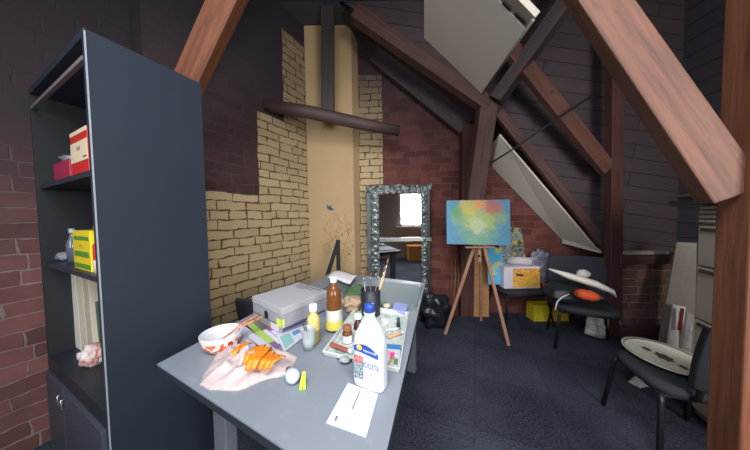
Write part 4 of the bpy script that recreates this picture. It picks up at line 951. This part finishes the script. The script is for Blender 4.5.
m = MB(); m.face([ca, cb2, cc2, cd2], [(0, 0), (1, 0), (1, 1), (0, 1)]); m.build('painted_front', M_pt, root)
m = MB(); o_ = V((0, .022, 0)); f0 = V((0, .0015, 0)); m.hexa([ca+f0, cb2+f0, cb2+o_, ca+o_], [cd2+f0, cc2+f0, cc2+o_, cd2+o_]); m.build('canvas_stretcher', plain('canvas_blue_edge', (70, 120, 150), .8), root)

# ------------------------------------------------------------------ chairs with things, right of the easel
c1p = PZ(519, 287, .41); CH1 = V((c1p.x, c1p.y+.02, 0))
chair('visitor_chair', 'black round-seated chair under the fruit carton right of the easel', CH1, .0, seat_w=.56, seat_d=.42, sz=.41, back=False)
s1 = .411
r0 = PY(504.5, 287, CH1.y-.12); r1 = PY(541.5, 287, CH1.y-.12); hh = PY(523, 267, CH1.y-.12).z-s1
root = thing('fruit_carton', V(((r0.x+r1.x)/2, CH1.y-.04, s1)), 'white carton with a yellow and orange fruit picture on the chair', 'box')
MB().box(((r0.x+r1.x)/2, CH1.y-.02, s1+hh/2+.001), (r1.x-r0.x, .18, hh)).build('carton', plain('carton_white', (216, 208, 220), .5), root, bevel=.018, seg=4)
fy = CH1.y-.1115
px_ = lambda u, v: V((r0.x+(r1.x-r0.x)*u, fy, s1+hh*v))
m = MB(); m.face([px_(.24, .08), px_(.97, .08), px_(.97, .92), px_(.24, .92)]); m.build('fruit_picture', blotch('fruit_pic', [(220, 116, 50), (238, 188, 60), (226, 140, 70), (240, 206, 90), (190, 70, 50)], 16, .4, 0), root)
m = MB()
for cx, cy, r_ in ((.82, .38, .03), (.66, .78, .018), (.5, .8, .02)):
    c = px_(cx, cy)-V((0, .001, 0)); m.face([c+V((r_*math.cos(2*PI*k/18), 0, r_*math.sin(2*PI*k/18))) for k in range(18)])
m.build('fruit_slices', plain('fruit_slice', (240, 190, 110), .4), root)
m = MB(); m.face([px_(.32, .62)-V((0, .0012, 0)), px_(.52, .56)-V((0, .0012, 0)), px_(.52, .66)-V((0, .0012, 0)), px_(.32, .72)-V((0, .0012, 0))]); m.build('brand_band', plain('band_dark', (90, 60, 90), .4), root)
# roll of paper on top of the carton
z = s1+hh+.05
a, b_ = PY(507, 262, CH1.y+.04), PY(531, 262, CH1.y-.06); a.z = b_.z = z+.002
root = thing('paper_roll', a.lerp(b_, .5)-V((0, 0, .045)), 'thick white paper roll lying on the fruit carton', 'roll')
MB().tube([a, b_], .05, 24).build('roll_body', plain('roll_white', (206, 196, 200), .8), root)
dr = (b_-a).normalized(); MB().tube([b_, b_+dr*.002], .016, 16).build('roll_core', plain('roll_core', (120, 104, 104), .8), root)
# leaning canvases behind the chair
def lean(name, pxs, yb, yt, mat, label, cat, th=.018):
    q = [PY(*pxs[0], yb), PY(*pxs[1], yb), PY(*pxs[2], yt), PY(*pxs[3], yt)]
    m = MB(); n = (q[1]-q[0]).cross(q[3]-q[0]).normalized(); n = -n if n.y < 0 else n
    m.hexa([q[0], q[1], q[1]+n*th, q[0]+n*th], [q[3], q[2], q[2]+n*th, q[3]+n*th])
    return tag(m.build(name, mat, base=q[0], bevel=.001), label, cat)
CH1Y = CH1.y; yb = CH1.y+.13
lean('small_canvas', [(488.5, 284.5), (505, 284.5), (502, 248), (487, 247)], yb-.16, yb-.13, blotch('canvas_blue', [(70, 170, 216), (96, 190, 230), (80, 176, 220), (220, 206, 90), (70, 100, 130)], 5, .6), 'narrow bright blue canvas with yellow flowers leaning behind the chair', 'painting')
lean('collage_canvas', [(503, 270), (528, 272), (521, 228), (509, 227)], yb-.03, yb+.03, blotch('canvas_collage', [(40, 46, 54), (120, 130, 128), (50, 56, 60), (190, 168, 80), (60, 120, 150), (150, 150, 144), (36, 38, 44)], 6, .6), 'dark collage canvas with white and yellow shapes standing above the carton', 'painting')
lean('dark_print', [(499, 268), (515, 268), (512, 246), (499, 245)], yb-.14, yb-.12, blotch('print_grey', [(40, 44, 50), (150, 156, 156), (70, 76, 78), (210, 210, 206)], 16, .6), 'small black and grey print left of the collage canvas', 'painting', .006)
p = PY(541, 276, yb-.1)
p = V((PY(540, 260, CH1.y+.05).x, CH1.y+.05, s1)); tag(MB().blob(p+V((0, 0, .21)), (.12, .06, .2), 51, .35, 2.4, 4, ridge=True).build('grey_bag', plain('bag_grey', (134, 134, 146), .4, var=.2, bump=.3), base=p), 'crumpled grey translucent bag right of the fruit carton', 'bag')
p2 = V((PY(553, 262, CH1.y+.22).x, CH1.y+.22, 0.0))
tag(MB().box((PY(553, 248, 2.9).x, 2.9, .36), (.13, .08, .71), .1).build('tall_carton', plain('card_tan', (150, 104, 76), .8), base=(PY(551, 248, 2.93).x, 2.93, 0), bevel=.004), 'tan cardboard carton standing behind the grey bag', 'box')
# chair 2
C2 = PZ(572, 293, .42); C2.z = 0; c2 = V((2.06, 2.26, 0))
chair('visitor_chair', 'black wide-backed chair piled with a bag and a white plank', c2, -.5, seat_w=.5, seat_d=.40, sz=.42, bh=.38, back_gap=.05)
s2 = .421
p = V((PY(570, 280, c2.y+.0).x, c2.y+.03, s2))
m = MB().blob(p+V((-.02, 0, .105)), (.2, .15, .11), 61, .2, 2, 4)
tag(m.build('black_bag', plain('bag_darkgreen', (30, 38, 38), .5), base=p), 'soft dark bag lying on the wide-backed chair', 'bag')
a, b_ = PY(549, 269, c2.y-.1), PY(611, 291, c2.y-.2); 
m = MB(); q = []
n_ = 10; top_ = []; 
m.tube([a, a.lerp(b_, .3)+V((0, 0, -.0)), a.lerp(b_, .75)+V((0, 0, .012)), b_, PY(616, 297.5, c2.y-.2)], [.014, .05, .055, .038, .01], 12, flat=.6)
tag(m.build('white_plank', plain('plank_white', (206, 200, 190), .6), base=a), 'long curved off-white foam piece resting across the dark bag', 'foam')
p = PY(583, 274, c2.y-.05); m = MB().blob(p, (.055, .03, .04), 71, .3, 2.5, 3, ridge=True); tag(m.build('crumpled_paper', plain('paper_grey', (186, 182, 176), .8), base=p-V((0, 0, .04))), 'crumpled pale paper on top of the foam piece', 'paper')
a, b_ = PY(576, 293, c2.y-.21), PY(597, 297, c2.y-.24)
m = MB().tube([a, a.lerp(b_, .2), a.lerp(b_, .7), b_], [.03, .055, .058, .04], 14, flat=.8); m.build
root = thing('orange_roll', a-V((0, 0, .05)), 'orange rolled jacket on the front of the wide-backed chair', 'jacket')
m.build('orange_fabric', plain('jacket_orange', (196, 74, 42), .7), root)
MB().tube([b_, b_+(b_-a)*.35], [.042, .03], 14, flat=.8).build('black_cuff', M_blk, root)
pts = [PY(569, 294, c2.y-.25), PY(562, 297, c2.y-.26), PY(557, 302, c2.y-.27), PY(555, 310, c2.y-.27)]
tag(MB().tube(pts, .007, 8, flat=.5).build('white_strap', plain('strap_white', (200, 198, 196), .6), base=pts[0]), 'thin white strap hanging over the chair seat edge', 'strap')
p = V((PY(547, 285, CH1.y-.05).x, CH1.y-.02, s1)); tag(MB().blob(p+V((-.02, 0, .03)), (.03, .03, .03), 5, .1, 2).build('red_ball', plain('ball_red', (170, 34, 40), .4), base=p), 'small red ball between the two loaded chairs', 'ball')
# yellow crate, patterned white bag on floor
a, b_ = PY(535, 300, 2.76), PY(569, 318, 2.76); 
root = thing('yellow_crate', V(((a.x+b_.x)/2, 2.88, 0)), 'yellow plastic crate on the floor under the chairs', 'crate')
M_yc = plain('crate_yellow', (196, 174, 42), .4); w_, d_, h_ = b_.x-a.x, .14, .2; cx_ = (a.x+b_.x)/2
for sx in (-1, 1): MB().box((cx_+sx*w_/2, 2.84, h_/2+.001), (.012, d_, h_)).build('side_wall', M_yc, root)
for sy in (-1, 1): MB().box((cx_, 2.84+sy*d_/2, h_/2+.001), (w_, .012, h_)).build('end_wall', M_yc, root)
MB().box((cx_, 2.84, .007), (w_, d_, .01)).build('crate_floor', M_yc, root); MB().box((cx_, 2.84-d_/2-.008, h_-.01), (w_+.02, .01, .02)).build('crate_rim', M_yc, root)
q = [PY(584, 333, 2.40), PY(603, 338, 2.34), PY(608, 306, 2.42), PY(590, 303, 2.46)]
m = MB(); rows = []
for j in range(7):
    row = []
    for i in range(7):
        u, v = i/6, j/6; pp = q[0].lerp(q[1], u).lerp(q[3].lerp(q[2], u), v); pp += V((0, -1, .1))*.05*(math.sin(PI*u)*math.sin(PI*min(1, v*1.2)))*(1+.5*noise.noise(pp*9)); pp.z = max(.004, pp.z); row.append(m.bm.verts.new(pp))
    rows.append(row)
for j in range(6):
    for i in range(6): f = m.bm.faces.new([rows[j][i], rows[j][i+1], rows[j+1][i+1], rows[j+1][i]]); f.smooth = True
o = m.build('carrier_bag', blotch('bag_pattern', [(176, 176, 172), (196, 196, 190), (150, 152, 150), (202, 200, 196)], 22, .6), base=V((q[0].x, q[0].y, 0))); sm = o.modifiers.new('s', 'SOLIDIFY'); sm.thickness = .03
tag(o, 'white patterned carrier bag on the floor right of the yellow crate', 'bag')

# papers on the low partition
q0, q1 = PY(622, 252, LY-.0), PY(664, 251, LY)
m = MB().box(((q0.x+q1.x)/2, LY, zlow+.105), (q1.x-q0.x, .1, .036), .02); tag(m.build('rolled_papers', plain('paper_dull', (170, 156, 144), .8), base=((q0.x+q1.x)/2, LY, zlow+.086), bevel=.008), 'flat bundle of dull papers lying on the low brick partition', 'paper')
# filing cabinet, drawers with slots
K = PZ(690, 411, 0); FZ = PY(692, 205, K.y).z; FW_, FD_ = .32, .42
def fc(a_, d_, z): return K-E*a_-W*d_+V((0, 0, z))
def fcb(a0_, a1_, d0, d1, z0, z1): return MB().hexa([fc(a0_, d0, z0), fc(a1_, d0, z0), fc(a1_, d1, z0), fc(a0_, d1, z0)], [fc(a0_, d0, z1), fc(a1_, d0, z1), fc(a1_, d1, z1), fc(a0_, d1, z1)])
root = thing('filing_cabinet', fc(FW_/2, FD_/2, 0), 'tall beige filing cabinet behind the foreground post at right', 'cabinet')
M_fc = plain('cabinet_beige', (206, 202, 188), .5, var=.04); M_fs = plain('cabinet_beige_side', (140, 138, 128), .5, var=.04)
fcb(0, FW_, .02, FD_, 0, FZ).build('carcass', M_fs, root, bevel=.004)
zz = .05
for i, top_z in enumerate((PY(697, 316, K.y).z, PY(697, 264, K.y).z, FZ-.12)):
    dr_ = fcb(.012, FW_-.012, -.002, .02, zz, top_z-.012).build('drawer', M_fc, root, bevel=.004)
    fcb(.04, FW_-.06, -.012, -.001, top_z-.045, top_z-.025).build('handle', plain('slot_brown', (84, 78, 70), .5), dr_); zz = top_z
for i in range(4): fcb(.012, FW_-.012, -.004, .02, FZ-.11+i*.028, FZ-.095+i*.028).build('louvre', M_fc, root, bevel=.002)
for i, (dx, s_, c_, lb) in enumerate(((-.02, (.36, .3, .03), (70, 72, 76), 'dark flat folder at the bottom of the pile on the filing cabinet'), (.01, (.32, .28, .02), (128, 126, 120), 'pale paper stack in the middle of the pile on the filing cabinet'), (-.05, (.34, .24, .016), (92, 94, 98), 'grey folder topmost on the filing cabinet'))):
    zb = FZ+.001+[0, .031, .052][i]; c = fc(.05, .1+dx, zb)
    tag(MB().box(c+V((0, 0, s_[2]/2)), s_, 1.1+.1*i).build('folder', plain('fold%d' % i, c_, .7), base=c, bevel=.002), lb, 'folder', 'pile on the filing cabinet')
# boards leaning beside it
def board(name, pts, mat, label, cat, th=.012):
    m = MB(); n = (pts[1]-pts[0]).cross(pts[3]-pts[0]).normalized(); n = -n if n.y < 0 else n
    m.hexa([pts[0], pts[1], pts[1]+n*th, pts[0]+n*th], [pts[3], pts[2], pts[2]+n*th, pts[3]+n*th]); return tag(m.build(name, mat, base=pts[0], bevel=.001), label, cat)
def fl_(px, py): p = PZ(px, py, 0); return p
a = fl_(657, 352); b_ = fl_(694, 356)
board('leaning_board', [a, b_, PY(697, 243, b_.y+.06), PY(677, 242, a.y+.06)], plain('board_grey', (150, 140, 130), .7), 'large grey board leaning between low partition and filing cabinet', 'board')
a = PZ(665, 360, .0); b_ = PZ(679, 361, 0); 
board('leaning_print', [a, b_, PY(686, 307, b_.y+.06), PY(673, 304, a.y+.06)], plain('paper_leaning', (244, 240, 232), .7), 'pale unframed sheet with a red strip leaning by the filing cabinet', 'print', .01)
rp = [PY(x, y, a.y-.02) for x, y in ((677, 330), (681, 331), (684.5, 309), (680.5, 308))]
o = bpy.data.objects[[o.name for o in bpy.data.objects if o.name.startswith('leaning_print')][0]]
m = MB(); m.face(rp); m.build('red_strip', plain('strip_red', (150, 52, 46), .6), o)
a = PZ(682, 363, .0); b_ = PZ(690, 364, 0)
board('leaning_magazine', [a, b_, PY(694, 315, b_.y), PY(687, 312, a.y+.02)], blotch('mag', [(190, 188, 184), (226, 222, 216), (150, 148, 146)], 20, .6), 'grey printed magazine leaning right of the pale sheet', 'magazine', .01)
# chair 3 with round tray
L = PZ(611, 346, .44); Fp = PZ(664, 388, .44); dv = (Fp-L).normalized(); pv = V((-dv.y, dv.x, 0));
pv = pv if pv.x > 0 else -pv
c3 = L.lerp(Fp, .5)+pv*.20+dv*-.02; c3.z = 0
ang = math.atan2(dv.y, dv.x)-PI/2
chair('visitor_chair', 'black chair at lower right holding the oval cream tray', c3, ang, seat_w=.42, seat_d=.40, sz=.43, bh=.32, back_gap=.04, bw=.72, bxo=-.03)
tp = PZ(664, 357, .448); tp2 = c3+V((-.015, .0, .4405))
tcn = V((tp.x, tp.y, .4405))
root = thing('oval_tray', tcn, 'oval cream serving tray with dark motif lying on the lower right chair', 'tray')
Mr = Matrix.Rotation(math.atan2(dv.y, dv.x), 3, 'Z')
MB().lathe([(0, 0), (.8, 0), (.93, .012), (1.0, .02), (1.0, .025), (.93, .017), (.8, .006), (0, .006)], tcn, 40, Mr @ Matrix.Diagonal((.205, .165, 1))).build('tray_dish', plain('tray_cream', (224, 218, 200), .35), root)
MB().lathe([(.925, .0165), (.93, .021), (.95, .022), (.955, .019)], tcn, 40, Mr @ Matrix.Diagonal((.205, .165, 1))).build('rim_line', plain('rim_dark', (104, 98, 84), .5), root)
m = MB(); o_ = tcn+V((0, 0, .0075)); 
for cx, cy, s_, k in ((0, 0, .06, 7), (.09, .02, .03, 6), (-.08, -.03, .035, 6)):
    m.face([o_+Mr@V((cx+s_*(1 if i % 2 else .7)*math.cos(PI*i/k), cy+s_*.6*(1 if i % 2 else .7)*math.sin(PI*i/k), 0)) for i in range(2*k)])
m.build('dark_motif', plain('motif', (84, 84, 74), .6), root)
p = PZ(640, 383, 0); ol = [PZ(x, y, 0) for x, y in ((628, 382), (636, 374), (650, 378), (655, 386), (640, 388))]
tag(MB().sheet(ol, .05, 77, fr=10).build('paper_scrap', plain('scrap_white', (170, 170, 168), .8), base=p), 'white paper scrap on the carpet below the lower right chair', 'paper')

# ------------------------------------------------------------------ lights
def area(name, loc, target, sx, sy, power, color):
    l = bpy.data.lights.new(name, 'AREA'); l.shape = 'RECTANGLE'; l.size = sx; l.size_y = sy; l.energy = power; l.color = color
    o = bpy.data.objects.new(name, l); C.objects.link(o); o.location = loc; o.rotation_euler = (V(target)-V(loc)).to_track_quat('-Z', 'Y').to_euler(); return o
area('window_and_fill_light', ((WX0+WX1)/2, RY-.06, (WZ0+WZ1)/2), ((WX0+WX1)/2-.3, 2, 1.9), 1.1, 1.15, 90, (1, .97, .94))
area('window_and_fill_light', ((VX0+VX1)/2, RY-.06, (WZ0+WZ1)/2), ((VX0+VX1)/2+.9, 2, 2.1), 1.1, 1.15, 38, (.92, .95, 1.0))  # fill light added in the second, unseen window
o = area('overhead_fill', (-.1, -.5, 2.9), (.1, 1.5, .5), 1.4, 1.1, 53, (.88, .93, 1.0)); o.data.spread = 2.2  # overhead fill lamp added; the ceiling has no opening
w = bpy.data.worlds.new('world'); scn.world = w; w.use_nodes = True
w.node_tree.nodes['Background'].inputs[0].default_value = (.75, .85, 1, 1); w.node_tree.nodes['Background'].inputs[1].default_value = 1.2
for o in bpy.data.objects:
    if '_base' in o: del o['_base']
